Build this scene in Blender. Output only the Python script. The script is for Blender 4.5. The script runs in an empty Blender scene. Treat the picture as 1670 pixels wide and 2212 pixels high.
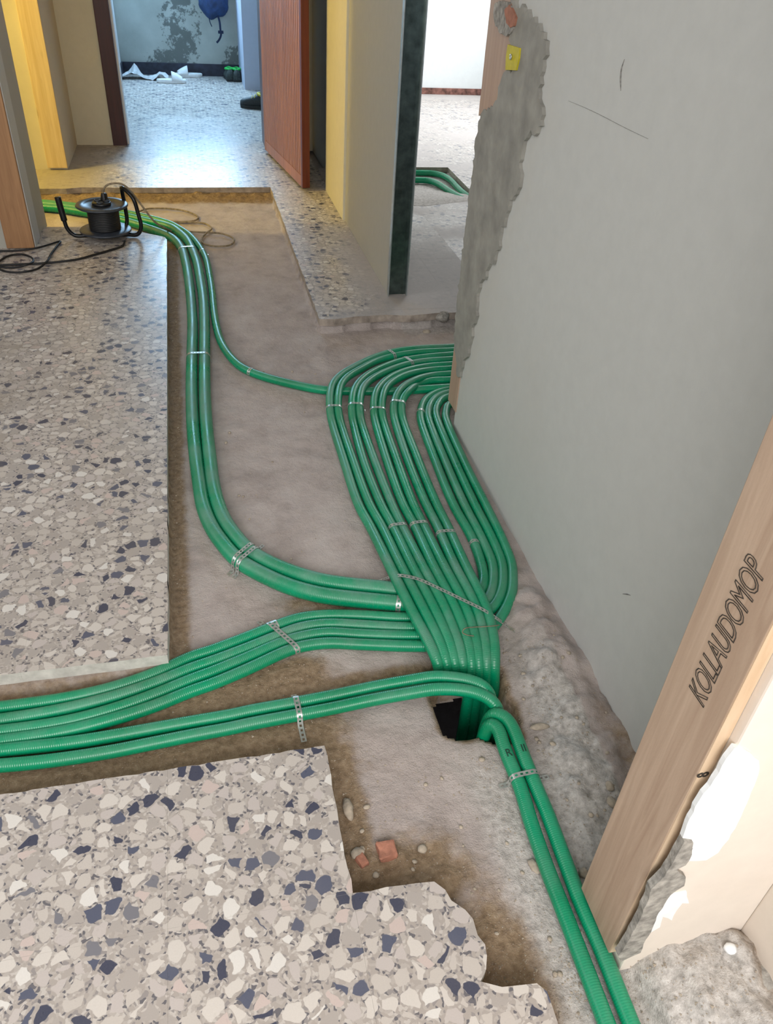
import bpy, bmesh, math, random
import numpy as np
from mathutils import Vector, Matrix, noise as mnoise

# ------------------------------------------------------------------ camera / light / exposure
scene = bpy.context.scene
COL = scene.collection
W_PX, H_PX = 1670.0, 2212.0
FPX, CX, CY = 1683.0, 835.0, 1106.0
CAM_H = 1.3
_V = np.array([-150.0, 2224.0, FPX]); _V /= np.linalg.norm(_V)          # world down seen by the lens
_F = np.array([-475.0, -1306.0, FPX]); _F -= _V * _F.dot(_V); _F /= np.linalg.norm(_F)   # corridor direction
_R = np.cross(_V, _F)
if _R[0] < 0: _R = -_R

cam_data = bpy.data.cameras.new('camera')
cam_data.sensor_fit = 'VERTICAL'; cam_data.sensor_height = 24.0
cam_data.lens = FPX / H_PX * 24.0
cam_data.clip_start = 0.05; cam_data.clip_end = 60
cam = bpy.data.objects.new('camera', cam_data); COL.objects.link(cam)
right = Vector((_R[0], _F[0], -_V[0])); down = Vector((_R[1], _F[1], -_V[1])); fwd = Vector((_R[2], _F[2], -_V[2]))
m = Matrix((right, -down, -fwd)).transposed().to_4x4()
m.translation = Vector((0, 0, CAM_H))
cam.matrix_world = m
scene.camera = cam

scene.view_settings.view_transform = 'Standard'
scene.view_settings.look = 'None'
scene.view_settings.gamma = 1.0
scene.view_settings.use_curve_mapping = False
scene.view_settings.exposure = 0.0
scene.cycles.max_bounces = 5; scene.cycles.diffuse_bounces = 3; scene.cycles.glossy_bounces = 2; scene.cycles.transmission_bounces = 1

world = bpy.data.worlds.new('world'); scene.world = world
world.use_nodes = True
world.node_tree.nodes['Background'].inputs[0].default_value = (0.75, 0.85, 1.0, 1)
world.node_tree.nodes['Background'].inputs[1].default_value = 0.35

def area(name, loc, target, sx, sy, power, col):
    l = bpy.data.lights.new(name, 'AREA'); l.shape = 'RECTANGLE'; l.size = sx; l.size_y = sy
    l.energy = power; l.color = col
    o = bpy.data.objects.new(name, l); COL.objects.link(o)
    o.location = loc
    o.rotation_euler = (Vector(target) - Vector(loc)).to_track_quat('-Z', 'Y').to_euler()
    return o
# daylight entering by the windows (each stands in a window opening built below)
area('daylight_rear_window', (-0.35, -1.52, 1.85), (-0.35, 1.2, 0.2), 2.0, 1.4, 83, (1.0, 0.99, 0.985))
area('daylight_side_window', (3.08, 6.7, 1.55), (1.9, 6.9, 0.6), 2.0, 1.6, 88, (0.93, 0.97, 1.0))
area('daylight_far_window', (0.05, 8.85, 1.62), (0.05, 6.0, 0.9), 0.9, 1.15, 82, (0.42, 0.70, 1.0))
area('daylight_left_window', (-2.45, 1.9, 1.75), (0.2, 2.1, 0.3), 1.6, 1.4, 20, (0.96, 0.97, 1.0))
# the bulb in the room on the left
bl = bpy.data.lights.new('bulb_light', 'POINT'); bl.energy = 115; bl.color = (1.0, 0.75, 0.20); bl.shadow_soft_size = 0.06
bo = bpy.data.objects.new('bulb_light', bl); COL.objects.link(bo); bo.location = (-2.1, 4.45, 1.75)

# ------------------------------------------------------------------ measuring helpers
def ray(px, py):
    d = np.array([px - CX, py - CY, FPX]); return np.array([d @ _R, d @ _F, -(d @ _V)])
def un(px, py, z=0.0):
    w = ray(px, py); t = (z - CAM_H) / w[2]; return Vector((w[0] * t, w[1] * t, z))
def atx(px, py, X):
    w = ray(px, py); t = X / w[0]; return Vector((X, w[1] * t, CAM_H + w[2] * t))
def aty(px, py, Y):
    w = ray(px, py); t = Y / w[1]; return Vector((w[0] * t, Y, CAM_H + w[2] * t))

# ------------------------------------------------------------------ object helpers
def link(name, mesh, mat=None, parent=None):
    o = bpy.data.objects.new(name, mesh); COL.objects.link(o)
    if mat is not None and len(mesh.materials) == 0: mesh.materials.append(mat)
    if parent is not None: o.parent = parent
    return o
def tag(o, label, cat, group=None):
    o['label'] = label; o['category'] = cat
    if group: o['group'] = group
    return o
def struct(o, label=None):
    o['kind'] = 'structure'
    if label: o['label'] = label
    return o
def empty(name, loc, label, cat, group=None):
    o = bpy.data.objects.new(name, None); COL.objects.link(o); o.location = loc
    o.empty_display_size = 0.05
    return tag(o, label, cat, group)
def bm_mesh(bm, name='mesh', smooth=False):
    me = bpy.data.meshes.new(name); bm.normal_update(); bm.to_mesh(me); bm.free()
    if smooth:
        for p in me.polygons: p.use_smooth = True
    return me
def box_bm(x0, x1, y0, y1, z0, z1, bev=0.0, seg=2):
    bm = bmesh.new()
    bmesh.ops.create_cube(bm, size=1.0)
    for v in bm.verts:
        v.co = Vector(((x0 + x1) / 2 + v.co.x * (x1 - x0), (y0 + y1) / 2 + v.co.y * (y1 - y0), (z0 + z1) / 2 + v.co.z * (z1 - z0)))
    if bev > 0: bmesh.ops.bevel(bm, geom=bm.edges[:], offset=bev, segments=seg, affect='EDGES', profile=0.6)
    return bm
def box(name, x0, x1, y0, y1, z0, z1, mat, parent=None, bev=0.0):
    return link(name, bm_mesh(box_bm(x0, x1, y0, y1, z0, z1, bev), name), mat, parent)
def add_box(bm, x0, x1, y0, y1, z0, z1):
    vs = [bm.verts.new(c) for c in [(x0,y0,z0),(x1,y0,z0),(x1,y1,z0),(x0,y1,z0),(x0,y0,z1),(x1,y0,z1),(x1,y1,z1),(x0,y1,z1)]]
    for f in [(0,3,2,1),(4,5,6,7),(0,1,5,4),(1,2,6,5),(2,3,7,6),(3,0,4,7)]: bm.faces.new([vs[i] for i in f])
def spline(pts, step):
    """Catmull-Rom through 3-D points, resampled at about `step`."""
    P = [np.array(p, float) for p in pts]
    P = [2 * P[0] - P[1]] + P + [2 * P[-1] - P[-2]]
    out = []
    for i in range(1, len(P) - 2):
        p0, p1, p2, p3 = P[i-1], P[i], P[i+1], P[i+2]
        t0 = 0.0; t1 = t0 + max(np.linalg.norm(p1-p0), 1e-5) ** .5; t2 = t1 + max(np.linalg.norm(p2-p1), 1e-5) ** .5; t3 = t2 + max(np.linalg.norm(p3-p2), 1e-5) ** .5
        n = max(2, int(math.ceil(np.linalg.norm(p2 - p1) / step)))
        for k in range(n):
            t = t1 + (t2 - t1) * k / n
            a1 = (t1-t)/(t1-t0)*p0+(t-t0)/(t1-t0)*p1; a2 = (t2-t)/(t2-t1)*p1+(t-t1)/(t2-t1)*p2; a3 = (t3-t)/(t3-t2)*p2+(t-t2)/(t3-t2)*p3
            b1 = (t2-t)/(t2-t0)*a1+(t-t0)/(t2-t0)*a2; b2 = (t3-t)/(t3-t1)*a2+(t-t1)/(t3-t1)*a3
            out.append((t2-t)/(t2-t1)*b1+(t-t1)/(t2-t1)*b2)
    out.append(P[-2])
    return np.array(out)
def smooth_path(S, n=2):
    S = S.copy()
    for _ in range(n):
        S[1:-1] = 0.25 * S[:-2] + 0.5 * S[1:-1] + 0.25 * S[2:]
    return S
def tube_mesh(S, r, seg=14, cap=True, name='tube', closed=False):
    S = np.asarray(S); n = len(S)
    T = np.gradient(S, axis=0); T /= np.linalg.norm(T, axis=1)[:, None] + 1e-12
    up = np.array([0, 0, 1.0]) if abs(T[0][2]) < 0.9 else np.array([1.0, 0, 0])
    N = up - T[0] * up.dot(T[0]); N /= np.linalg.norm(N)
    L = np.concatenate([[0], np.cumsum(np.linalg.norm(np.diff(S, axis=0), axis=1))])
    R = np.full(n, r) if np.isscalar(r) else np.asarray(r)
    verts = []; ang = np.linspace(0, 2 * math.pi, seg, endpoint=False)
    for i in range(n):
        N = N - T[i] * N.dot(T[i]); N /= np.linalg.norm(N) + 1e-12
        B = np.cross(T[i], N)
        verts.append(S[i] + R[i] * (np.cos(ang)[:, None] * N + np.sin(ang)[:, None] * B))
    verts = np.concatenate(verts)
    faces = []; uv = []
    for i in range(n - 1):
        for k in range(seg):
            a, b = i * seg + k, i * seg + (k + 1) % seg
            faces.append((a, b, b + seg, a + seg))
            uv += [(L[i], k / seg), (L[i], (k + 1) / seg), (L[i + 1], (k + 1) / seg), (L[i + 1], k / seg)]
    if cap:
        faces.append(tuple(range(seg))[::-1]); uv += [(0, 0)] * seg
        faces.append(tuple((n - 1) * seg + k for k in range(seg))); uv += [(0, 0)] * seg
    me = bpy.data.meshes.new(name); me.from_pydata(verts.tolist(), [], faces)
    ul = me.uv_layers.new(name='along'); ul.data.foreach_set('uv', np.array(uv, dtype=np.float32).ravel())
    me.polygons.foreach_set('use_smooth', [True] * len(me.polygons))
    me.update()
    return me
def lathe_mesh(profile, seg=32, name='lathe', loc=(0, 0, 0)):
    verts = []; faces = []
    for r, z in profile:
        for k in range(seg):
            a = 2 * math.pi * k / seg; verts.append((loc[0] + r * math.cos(a), loc[1] + r * math.sin(a), loc[2] + z))
    n = len(profile)
    for i in range(n - 1):
        for k in range(seg):
            a, b = i * seg + k, i * seg + (k + 1) % seg
            faces.append((a, b, b + seg, a + seg))
    faces.append(tuple(range(seg))[::-1]); faces.append(tuple((n - 1) * seg + k for k in range(seg)))
    me = bpy.data.meshes.new(name); me.from_pydata(verts, [], faces); me.update()
    for p in me.polygons: p.use_smooth = len(p.vertices) == 4
    return me
def pip(x, y, poly):
    inside = np.zeros(np.shape(x), bool); j = len(poly) - 1
    for i in range(len(poly)):
        xi, yi = poly[i]; xj, yj = poly[j]
        c = ((yi > y) != (yj > y)) & (x < (xj - xi) * (y - yi) / (yj - yi + 1e-12) + xi)
        inside ^= c; j = i
    return inside
def seg_dist(x, y, poly, closed=True):
    d = np.full(np.shape(x), 1e9); n = len(poly)
    for i in range(n if closed else n - 1):
        x0, y0 = poly[i]; x1, y1 = poly[(i + 1) % n]
        dx, dy = x1 - x0, y1 - y0; t = np.clip(((x - x0) * dx + (y - y0) * dy) / (dx * dx + dy * dy + 1e-12), 0, 1)
        d = np.minimum(d, np.hypot(x - x0 - t * dx, y - y0 - t * dy))
    return d
def clip_cell(poly, x0, x1, y0, y1):
    def cut(P, f, inter):
        out = []
        for i in range(len(P)):
            a, b = P[i - 1], P[i]
            fa, fb = f(a), f(b)
            if fb:
                if not fa: out.append(inter(a, b))
                out.append(b)
            elif fa: out.append(inter(a, b))
        return out
    def ix(X): return lambda a, b: (X, a[1] + (b[1] - a[1]) * (X - a[0]) / (b[0] - a[0]))
    def iy(Y): return lambda a, b: (a[0] + (b[0] - a[0]) * (Y - a[1]) / (b[1] - a[1]), Y)
    P = list(poly)
    for f, it in [(lambda p: p[0] >= x0, ix(x0)), (lambda p: p[0] <= x1, ix(x1)), (lambda p: p[1] >= y0, iy(y0)), (lambda p: p[1] <= y1, iy(y1))]:
        if len(P) < 3: return []
        P = cut(P, f, it)
    Q = []
    for p in P:
        if not Q or math.hypot(p[0] - Q[-1][0], p[1] - Q[-1][1]) > 1e-4: Q.append(p)
    if len(Q) > 2 and math.hypot(Q[0][0] - Q[-1][0], Q[0][1] - Q[-1][1]) < 1e-4: Q.pop()
    if len(Q) < 3: return []
    A = 0.5 * sum(Q[i - 1][0] * Q[i][1] - Q[i][0] * Q[i - 1][1] for i in range(len(Q)))
    return Q if abs(A) > 2e-4 else []
def ragged(poly, amp, step, seed=0, keep=()):
    """subdivide a 2-D outline and roughen it"""
    rnd = random.Random(seed); out = []
    for i in range(len(poly)):
        a, b = poly[i], poly[(i + 1) % len(poly)]
        L = math.hypot(b[0] - a[0], b[1] - a[1]); n = max(1, int(L / step))
        out.append(a)
        if i in keep: continue
        nx, ny = -(b[1] - a[1]) / (L + 1e-9), (b[0] - a[0]) / (L + 1e-9)
        for k in range(1, n):
            t = k / n; o = rnd.uniform(-amp, amp); out.append((a[0] + (b[0] - a[0]) * t + nx * o, a[1] + (b[1] - a[1]) * t + ny * o))
    return out
def prism_mesh(pts_a, pts_b, name):
    """pts_a front ring, pts_b back ring (3-D, same count)"""
    bm = bmesh.new(); A = [bm.verts.new(p) for p in pts_a]; B = [bm.verts.new(p) for p in pts_b]
    n = len(A)
    bm.faces.new(A); bm.faces.new(B[::-1])
    for i in range(n): bm.faces.new((A[i], B[i], B[(i + 1) % n], A[(i + 1) % n]))
    bmesh.ops.recalc_face_normals(bm, faces=bm.faces[:])
    bmesh.ops.triangulate(bm, faces=[f for f in bm.faces if len(f.verts) > 4])
    return bm_mesh(bm, name)

# ------------------------------------------------------------------ materials
def lin(r, g, b):
    f = lambda c: ((c / 255 + 0.055) / 1.055) ** 2.4 if c > 10 else c / 255 / 12.92
    return (f(r), f(g), f(b), 1)
class NT:
    def __init__(self, name):
        self.m = bpy.data.materials.new(name); self.m.use_nodes = True
        self.t = self.m.node_tree; self.b = self.t.nodes['Principled BSDF']
    def n(self, typ, **kw):
        nd = self.t.nodes.new(typ)
        for k, v in kw.items():
            if k.startswith('i_'): nd.inputs[int(k[2:]) if k[2:].isdigit() else k[2:].replace('_', ' ')].default_value = v
            else: setattr(nd, k, v)
        return nd
    def l(self, a, b): self.t.links.new(a, b)
    def pos(self): return self.n('ShaderNodeNewGeometry').outputs['Position']
    def noise(self, vec, scale, detail=4, rough=0.55, dist=0.0):
        nd = self.n('ShaderNodeTexNoise'); nd.inputs['Scale'].default_value = scale; nd.inputs['Detail'].default_value = detail
        nd.inputs['Roughness'].default_value = rough; nd.inputs['Distortion'].default_value = dist
        if vec is not None: self.l(vec, nd.inputs['Vector'])
        return nd.outputs['Fac']
    def ramp(self, fac, stops, interp='LINEAR'):
        nd = self.n('ShaderNodeValToRGB'); cr = nd.color_ramp; cr.interpolation = interp
        while len(cr.elements) < len(stops): cr.elements.new(0.5)
        for e, (p, c) in zip(cr.elements, stops):
            e.position = p; e.color = c if len(c) == 4 else (*c, 1)
        self.l(fac, nd.inputs[0]); return nd.outputs[0]
    def step(self, fac, a, b):
        nd = self.n('ShaderNodeMapRange'); nd.interpolation_type = 'SMOOTHSTEP'
        nd.inputs[1].default_value = a; nd.inputs[2].default_value = b
        self.l(fac, nd.inputs[0]); return nd.outputs[0]
    def math(self, op, a, b=None):
        nd = self.n('ShaderNodeMath', operation=op)
        for i, v in enumerate((a, b)):
            if v is None: continue
            if isinstance(v, (int, float)): nd.inputs[i].default_value = v
            else: self.l(v, nd.inputs[i])
        return nd.outputs[0]
    def mix(self, fac, a, b):
        nd = self.n('ShaderNodeMix', data_type='RGBA')
        for i, v in ((0, fac), (6, a), (7, b)):
            if isinstance(v, (int, float)): nd.inputs[i].default_value = v
            elif isinstance(v, tuple): nd.inputs[i].default_value = v
            else: self.l(v, nd.inputs[i])
        return nd.outputs[2]
    def bump(self, h, strength=0.3, dist=0.01, normal=None):
        nd = self.n('ShaderNodeBump'); nd.inputs['Strength'].default_value = strength; nd.inputs['Distance'].default_value = dist
        self.l(h, nd.inputs['Height'])
        if normal is not None: self.l(normal, nd.inputs['Normal'])
        return nd.outputs[0]
    def col(self, c):
        if isinstance(c, tuple): self.b.inputs['Base Color'].default_value = c
        else: self.l(c, self.b.inputs['Base Color'])
    def rough(self, r):
        if isinstance(r, (int, float)): self.b.inputs['Roughness'].default_value = r
        else: self.l(r, self.b.inputs['Roughness'])
    def normal(self, n): self.l(n, self.b.inputs['Normal'])

def mat_plain(name, c, rough=0.6, metal=0.0, nscale=30, amt=0.12, bump=0.1, bscale=150):
    k = NT(name); p = k.pos()
    f = k.noise(p, nscale, 5)
    dark = tuple(x * (1 - amt * 2) for x in c[:3]) + (1,); lite = tuple(min(1, x * (1 + amt)) for x in c[:3]) + (1,)
    k.col(k.ramp(f, [(0.3, dark), (0.7, lite)])); k.rough(rough); k.b.inputs['Metallic'].default_value = metal
    if bump > 0: k.normal(k.bump(k.noise(p, bscale, 4), bump, 0.004))
    return k.m

def mat_terrazzo(name, dust_col, dust_amt, tint=(1, 1, 1), dust_zone=None):
    k = NT(name); p = k.pos()
    # warp for irregular chip outlines
    wn = k.n('ShaderNodeTexNoise'); wn.inputs['Scale'].default_value = 45; wn.inputs['Detail'].default_value = 2; k.l(p, wn.inputs['Vector'])
    ma = k.n('ShaderNodeVectorMath', operation='MULTIPLY_ADD'); k.l(wn.outputs['Color'], ma.inputs[0]); ma.inputs[1].default_value = (0.016, 0.016, 0); k.l(p, ma.inputs[2])
    v = k.n('ShaderNodeTexVoronoi', voronoi_dimensions='2D', feature='F1'); v.inputs['Scale'].default_value = 35; k.l(ma.outputs[0], v.inputs['Vector'])
    e = k.n('ShaderNodeTexVoronoi', voronoi_dimensions='2D', feature='DISTANCE_TO_EDGE'); e.inputs['Scale'].default_value = 35; k.l(ma.outputs[0], e.inputs['Vector'])
    sep = k.n('ShaderNodeSeparateColor'); k.l(v.outputs['Color'], sep.inputs[0])
    chip = k.ramp(sep.outputs[0], [(0.0, lin(54, 61, 86)), (0.09, lin(82, 89, 112)), (0.15, lin(124, 124, 132)), (0.18, lin(182, 173, 166)), (0.32, lin(208, 199, 190)),
                                   (0.55, lin(222, 214, 205)), (0.72, lin(204, 194, 188)), (0.86, lin(234, 229, 222)), (0.94, lin(212, 194, 186))], 'CONSTANT')
    # each cell shrinks by its own random amount; some vanish into matrix
    thr = k.n('ShaderNodeMapRange'); thr.inputs[1].default_value = 0; thr.inputs[2].default_value = 1; thr.inputs[3].default_value = 0.05; thr.inputs[4].default_value = 0.25
    k.l(sep.outputs[1], thr.inputs[0])
    dd = k.math('SUBTRACT', e.outputs['Distance'], thr.outputs[0])
    dd = k.math('MINIMUM', dd, k.math('MULTIPLY', k.math('SUBTRACT', 0.57, v.outputs['Distance']), 0.55))
    ischip = k.step(dd, -0.018, 0.018)
    # fine matrix with grit
    v2 = k.n('ShaderNodeTexVoronoi', voronoi_dimensions='2D', feature='F1'); v2.inputs['Scale'].default_value = 230; k.l(ma.outputs[0], v2.inputs['Vector'])
    s2 = k.n('ShaderNodeSeparateColor'); k.l(v2.outputs['Color'], s2.inputs[0])
    grit = k.ramp(s2.outputs[0], [(0.0, lin(104, 102, 108)), (0.09, lin(156, 149, 146)), (0.20, lin(180, 170, 162)), (0.6, lin(190, 181, 173)), (0.84, lin(206, 198, 190))], 'CONSTANT')
    base = k.mix(ischip, grit, chip)
    base = k.mix(k.math('MULTIPLY', k.noise(p, 400, 2), 0.16), base, lin(140, 130, 122))
    # walked-in dust: patches with their own outline
    d = k.step(k.noise(p, 2.3, 6, 0.6), 0.42, 0.72)
    d = k.math('ADD', k.math('MULTIPLY', d, dust_amt), dust_amt * 0.35)
    d = k.math('MINIMUM', d, 0.93)
    if dust_zone:
        sx = k.n('ShaderNodeSeparateXYZ'); k.l(p, sx.inputs[0])
        zz = dust_zone(k, sx, p)
        d = k.math('MAXIMUM', d, zz)
    k.col(k.mix(d, base, dust_col))
    k.rough(k.math('ADD', k.math('MULTIPLY', d, 0.45), k.math('ADD', k.math('MULTIPLY', k.noise(p, 60, 3), 0.16), 0.20)))
    k.normal(k.bump(k.noise(p, 260, 3), 0.06, 0.002))
    k.b.inputs['Specular IOR Level'].default_value = 0.42
    return k.m

def zone_strip(k, sx, p):
    # plaster dust banked up along the foot of the stud wall and spilt through the opening
    n = k.noise(p, 7, 5)
    a = k.math('ADD', sx.outputs[0], k.math('MULTIPLY', k.math('SUBTRACT', n, 0.5), 0.25))
    w = k.step(a, 0.60, 0.74)
    y = k.math('ADD', sx.outputs[1], k.math('MULTIPLY', k.math('SUBTRACT', n, 0.5), 0.6))
    far = k.math('SUBTRACT', 1.0, k.step(y, 3.6, 4.5))
    front = k.math('SUBTRACT', 1.0, k.step(y, 3.0, 3.12))
    return k.math('MULTIPLY', k.math('MAXIMUM', k.math('MULTIPLY', w, far), k.math('MULTIPLY', front, 0.9)), 0.92)
def zone_left(k, sx, p):
    n = k.noise(p, 5, 5)
    y = k.math('ADD', sx.outputs[1], k.math('MULTIPLY', k.math('SUBTRACT', n, 0.5), 1.0))
    x = k.math('ADD', sx.outputs[0], k.math('MULTIPLY', k.math('SUBTRACT', n, 0.5), 0.7))
    a = k.math('MULTIPLY', k.step(y, 3.7, 4.2), 0.45)
    b = k.math('MULTIPLY', k.math('SUBTRACT', 1.0, k.step(x, -0.75, -0.5)), k.math('MULTIPLY', k.step(y, 1.7, 2.1), k.math('SUBTRACT', 1.0, k.step(y, 2.7, 3.1))))
    return k.math('MAXIMUM', a, k.math('MULTIPLY', b, 0.6))
def zone_back(k, sx, p):
    n = k.noise(p, 6, 5)
    x = k.math('ADD', sx.outputs[0], k.math('MULTIPLY', k.math('SUBTRACT', n, 0.5), 0.5))
    y = k.math('ADD', sx.outputs[1], k.math('MULTIPLY', k.math('SUBTRACT', n, 0.5), 0.5))
    return k.math('MULTIPLY', k.math('SUBTRACT', 1.0, k.step(x, -0.62, -0.30)), k.math('MULTIPLY', k.math('SUBTRACT', 1.0, k.step(y, 5.9, 6.05)), 0.88))

M = {}
M['tile_left'] = mat_terrazzo('terrazzo_left', lin(160, 146, 130), 0.22, dust_zone=zone_left)
M['tile_front'] = mat_terrazzo('terrazzo_front', lin(178, 168, 158), 0.10)
M['tile_strip'] = mat_terrazzo('terrazzo_strip', lin(176, 168, 163), 0.28, dust_zone=zone_strip)
M['tile_back'] = mat_terrazzo('terrazzo_back', lin(164, 156, 144), 0.18, dust_zone=zone_back)
M['tile_room'] = mat_terrazzo('terrazzo_room', lin(190, 182, 178), 1.0)

M['tile_edge'] = mat_plain('tile_edge_mortar', lin(212, 207, 199), 0.92, 0, 26, 0.16, 0.5, 70)
M['tile_edge_dusty'] = mat_plain('dusty_tile_edge', lin(170, 157, 145), 0.95, 0, 26, 0.22, 0.6, 60)
def mat_ground():
    k = NT('chiselled_screed'); p = k.pos()
    at = k.n('ShaderNodeAttribute', attribute_name='dirt_and_shade'); at2 = k.n('ShaderNodeAttribute', attribute_name='grey')
    n1 = k.noise(p, 9, 7, 0.65); n2 = k.noise(p, 70, 5, 0.6); n3 = k.noise(p, 300, 3, 0.6)
    scr = k.ramp(n1, [(0.28, lin(160, 147, 140)), (0.5, lin(184, 171, 165)), (0.72, lin(198, 187, 181))])
    scr = k.mix(at2.outputs['Fac'], scr, k.ramp(n2, [(0.3, lin(152, 147, 141)), (0.52, lin(194, 188, 182)), (0.75, lin(222, 217, 211))]))
    dirt_and_shade = k.ramp(n2, [(0.25, lin(110, 90, 68)), (0.5, lin(144, 122, 97)), (0.75, lin(168, 147, 121))])
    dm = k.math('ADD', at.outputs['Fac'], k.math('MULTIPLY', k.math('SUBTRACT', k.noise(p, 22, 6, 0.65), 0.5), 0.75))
    c = k.mix(k.step(dm, 0.25, 0.75), scr, dirt_and_shade)
    c = k.mix(k.math('MULTIPLY', k.step(n3, 0.62, 0.72), 0.5), c, lin(205, 196, 186))
    c = k.mix(k.math('MULTIPLY', k.step(k.noise(p, 120, 4, 0.7), 0.66, 0.74), 0.55), c, lin(92, 78, 62))
    k.col(c); k.rough(0.93)
    h = k.math('ADD', k.math('MULTIPLY', n2, 0.7), k.math('MULTIPLY', n3, 0.35))
    k.normal(k.bump(h, 0.55, 0.012))
    return k.m
M['ground'] = mat_ground()

def mat_conduit(name, dust):
    k = NT(name); p = k.pos()
    uv = k.n('ShaderNodeUVMap', uv_map='along'); sx = k.n('ShaderNodeSeparateXYZ'); k.l(uv.outputs[0], sx.inputs[0])
    rib = k.math('SINE', k.math('MULTIPLY', sx.outputs[0], 2 * math.pi / 0.0042))
    g = k.ramp(k.noise(p, 6, 3), [(0.3, lin(0, 134, 90)), (0.7, lin(4, 156, 110))])
    nz = k.n('ShaderNodeSeparateXYZ'); geo = k.n('ShaderNodeNewGeometry'); k.l(geo.outputs['Normal'], nz.inputs[0])
    up = k.step(nz.outputs[2], 0.15, 0.95)
    d = k.math('MULTIPLY', k.math('MULTIPLY', up, k.step(k.noise(p, 9, 6, 0.62), 0.25, 0.80)), dust)
    d = k.math('ADD', d, k.math('MULTIPLY', k.step(k.noise(p, 140, 4, 0.7), 0.55, 0.7), 0.22 * dust))
    k.col(k.mix(d, g, lin(132, 156, 146)))
    k.rough(k.math('ADD', k.math('MULTIPLY', d, 0.5), 0.25))
    k.normal(k.bump(rib, 0.16, 0.0012))
    return k.m
M['conduit'] = mat_conduit('green_conduit', 0.34)
M['conduit_dusty'] = mat_conduit('green_conduit_dusty', 0.62)
M['conduit_clean'] = mat_conduit('green_conduit_clean', 0.22)

def mat_plaster(name, c, stain=(0.62, 0.58, 0.52), amt=0.25, sc=1.5):
    k = NT(name); p = k.pos()
    n = k.noise(p, sc, 5, 0.55); n2 = k.noise(p, 24, 6, 0.6)
    base = k.ramp(n2, [(0.3, tuple(x * 0.95 for x in c[:3]) + (1,)), (0.7, c)])
    st = tuple(a * b for a, b in zip(c[:3], stain)) + (1,)
    k.col(k.mix(k.math('MULTIPLY', k.step(n, 0.50, 0.78), amt), base, st))
    k.rough(0.88); k.normal(k.bump(k.math('ADD', k.noise(p, 40, 4), k.math('MULTIPLY', k.noise(p, 6, 2), 2.0)), 0.10, 0.006))
    return k.m
M['wall'] = mat_plaster('painted_plaster', lin(205, 205, 201), (0.90, 0.86, 0.82), 0.4)
M['wall_dull'] = mat_plaster('dull_plaster', lin(178, 175, 165), (0.8, 0.78, 0.72), 0.3)
M['wall_cream'] = mat_plaster('cream_plaster', lin(214, 206, 180))
M['wall_white'] = mat_plaster('white_plaster', lin(226, 230, 230), (0.9, 0.9, 0.9), 0.2)
M['wall_pier'] = mat_plaster('pale_blue_grey_plaster', lin(172, 176, 190), (0.9, 0.9, 0.9), 0.2)
M['wall_peach'] = mat_plaster('peach_plaster', lin(236, 224, 211), (0.95, 0.9, 0.86), 0.3, 5)
M['cement'] = mat_plain('rough_cement', lin(158, 155, 147), 0.9, 0, 14, 0.14, 0.35, 90)
M['filler'] = mat_plain('white_filler', lin(246, 248, 248), 0.8, 0, 40, 0.03, 0.15, 60)
M['mortar'] = mat_plain('grey_mortar', lin(168, 163, 155), 0.95, 0, 60, 0.28, 0.8, 90)
M['brick'] = mat_plain('broken_brick', lin(178, 122, 100), 0.9, 0, 50, 0.2, 0.5, 120)
M['stone'] = mat_plain('stone_chip', lin(186, 172, 154), 0.9, 0, 60, 0.18, 0.4, 120)
M['metal'] = mat_plain('galvanised_strap', lin(205, 208, 204), 0.38, 0.75, 120, 0.12, 0.06, 200)
M['stud'] = mat_plain('galvanised_stud_dim_green', lin(96, 110, 106), 0.30, 0.85, 24, 0.22, 0.05, 90)  # galvanised steel; dimness and green reflection put into the base colour
M['stud_edge'] = mat_plain('lit_stud_edge', lin(178, 186, 186), 0.35, 0.7, 40, 0.1, 0.03, 90)  # paler copy of the same steel, bright edge lines put into colour
M['black'] = mat_plain('black_plastic', lin(22, 23, 27), 0.38, 0, 40, 0.2, 0.05, 200)
M['blacksteel'] = mat_plain('black_lacquered_tube', lin(16, 17, 20), 0.32, 0.1, 40, 0.2, 0.03, 200)
M['greyplastic'] = mat_plain('grey_plastic', lin(58, 63, 72), 0.4, 0, 40, 0.15, 0.04, 200)
M['cable_black'] = mat_plain('black_rubber_cable', lin(26, 26, 28), 0.55, 0, 40, 0.2, 0.05, 200)
M['cable_dust'] = mat_plain('dusty_cable', lin(150, 134, 108), 0.8, 0, 60, 0.25, 0.1, 200)
M['yellow'] = mat_plain('yellow_plastic', lin(206, 190, 40), 0.5, 0, 60, 0.08, 0.05, 200)
M['bag'] = mat_plain('blue_nylon', lin(38, 62, 104), 0.6, 0, 20, 0.25, 0.25, 40)
M['bagdark'] = mat_plain('navy_webbing', lin(22, 36, 70), 0.7, 0, 20, 0.2, 0.1, 100)
M['slipper'] = mat_plain('white_foam', lin(236, 236, 234), 0.7, 0, 30, 0.05, 0.05, 100)
M['paper'] = mat_plain('grey_paper', lin(205, 205, 205), 0.85, 0, 30, 0.08, 0.05, 100)
M['shoe_grey'] = mat_plain('grey_mesh_shoe', lin(70, 78, 76), 0.8, 0, 80, 0.25, 0.3, 160)
M['shoe_green'] = mat_plain('bright_green_trim', lin(40, 190, 80), 0.6, 0, 40, 0.08, 0.05, 100)
M['shoe_black'] = mat_plain('black_shoe', lin(34, 36, 36), 0.6, 0, 60, 0.25, 0.2, 100)
M['shoe_yellow'] = mat_plain('yellow_trim', lin(208, 190, 50), 0.6, 0, 60, 0.08, 0.1, 100)
M['ink'] = mat_plain('black_ink', lin(66, 58, 50), 0.8, 0, 200, 0.35, 0.0)
M['scuff'] = mat_plain('grey_scuff', lin(146, 143, 138), 0.9, 0, 200, 0.25, 0.0)
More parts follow.
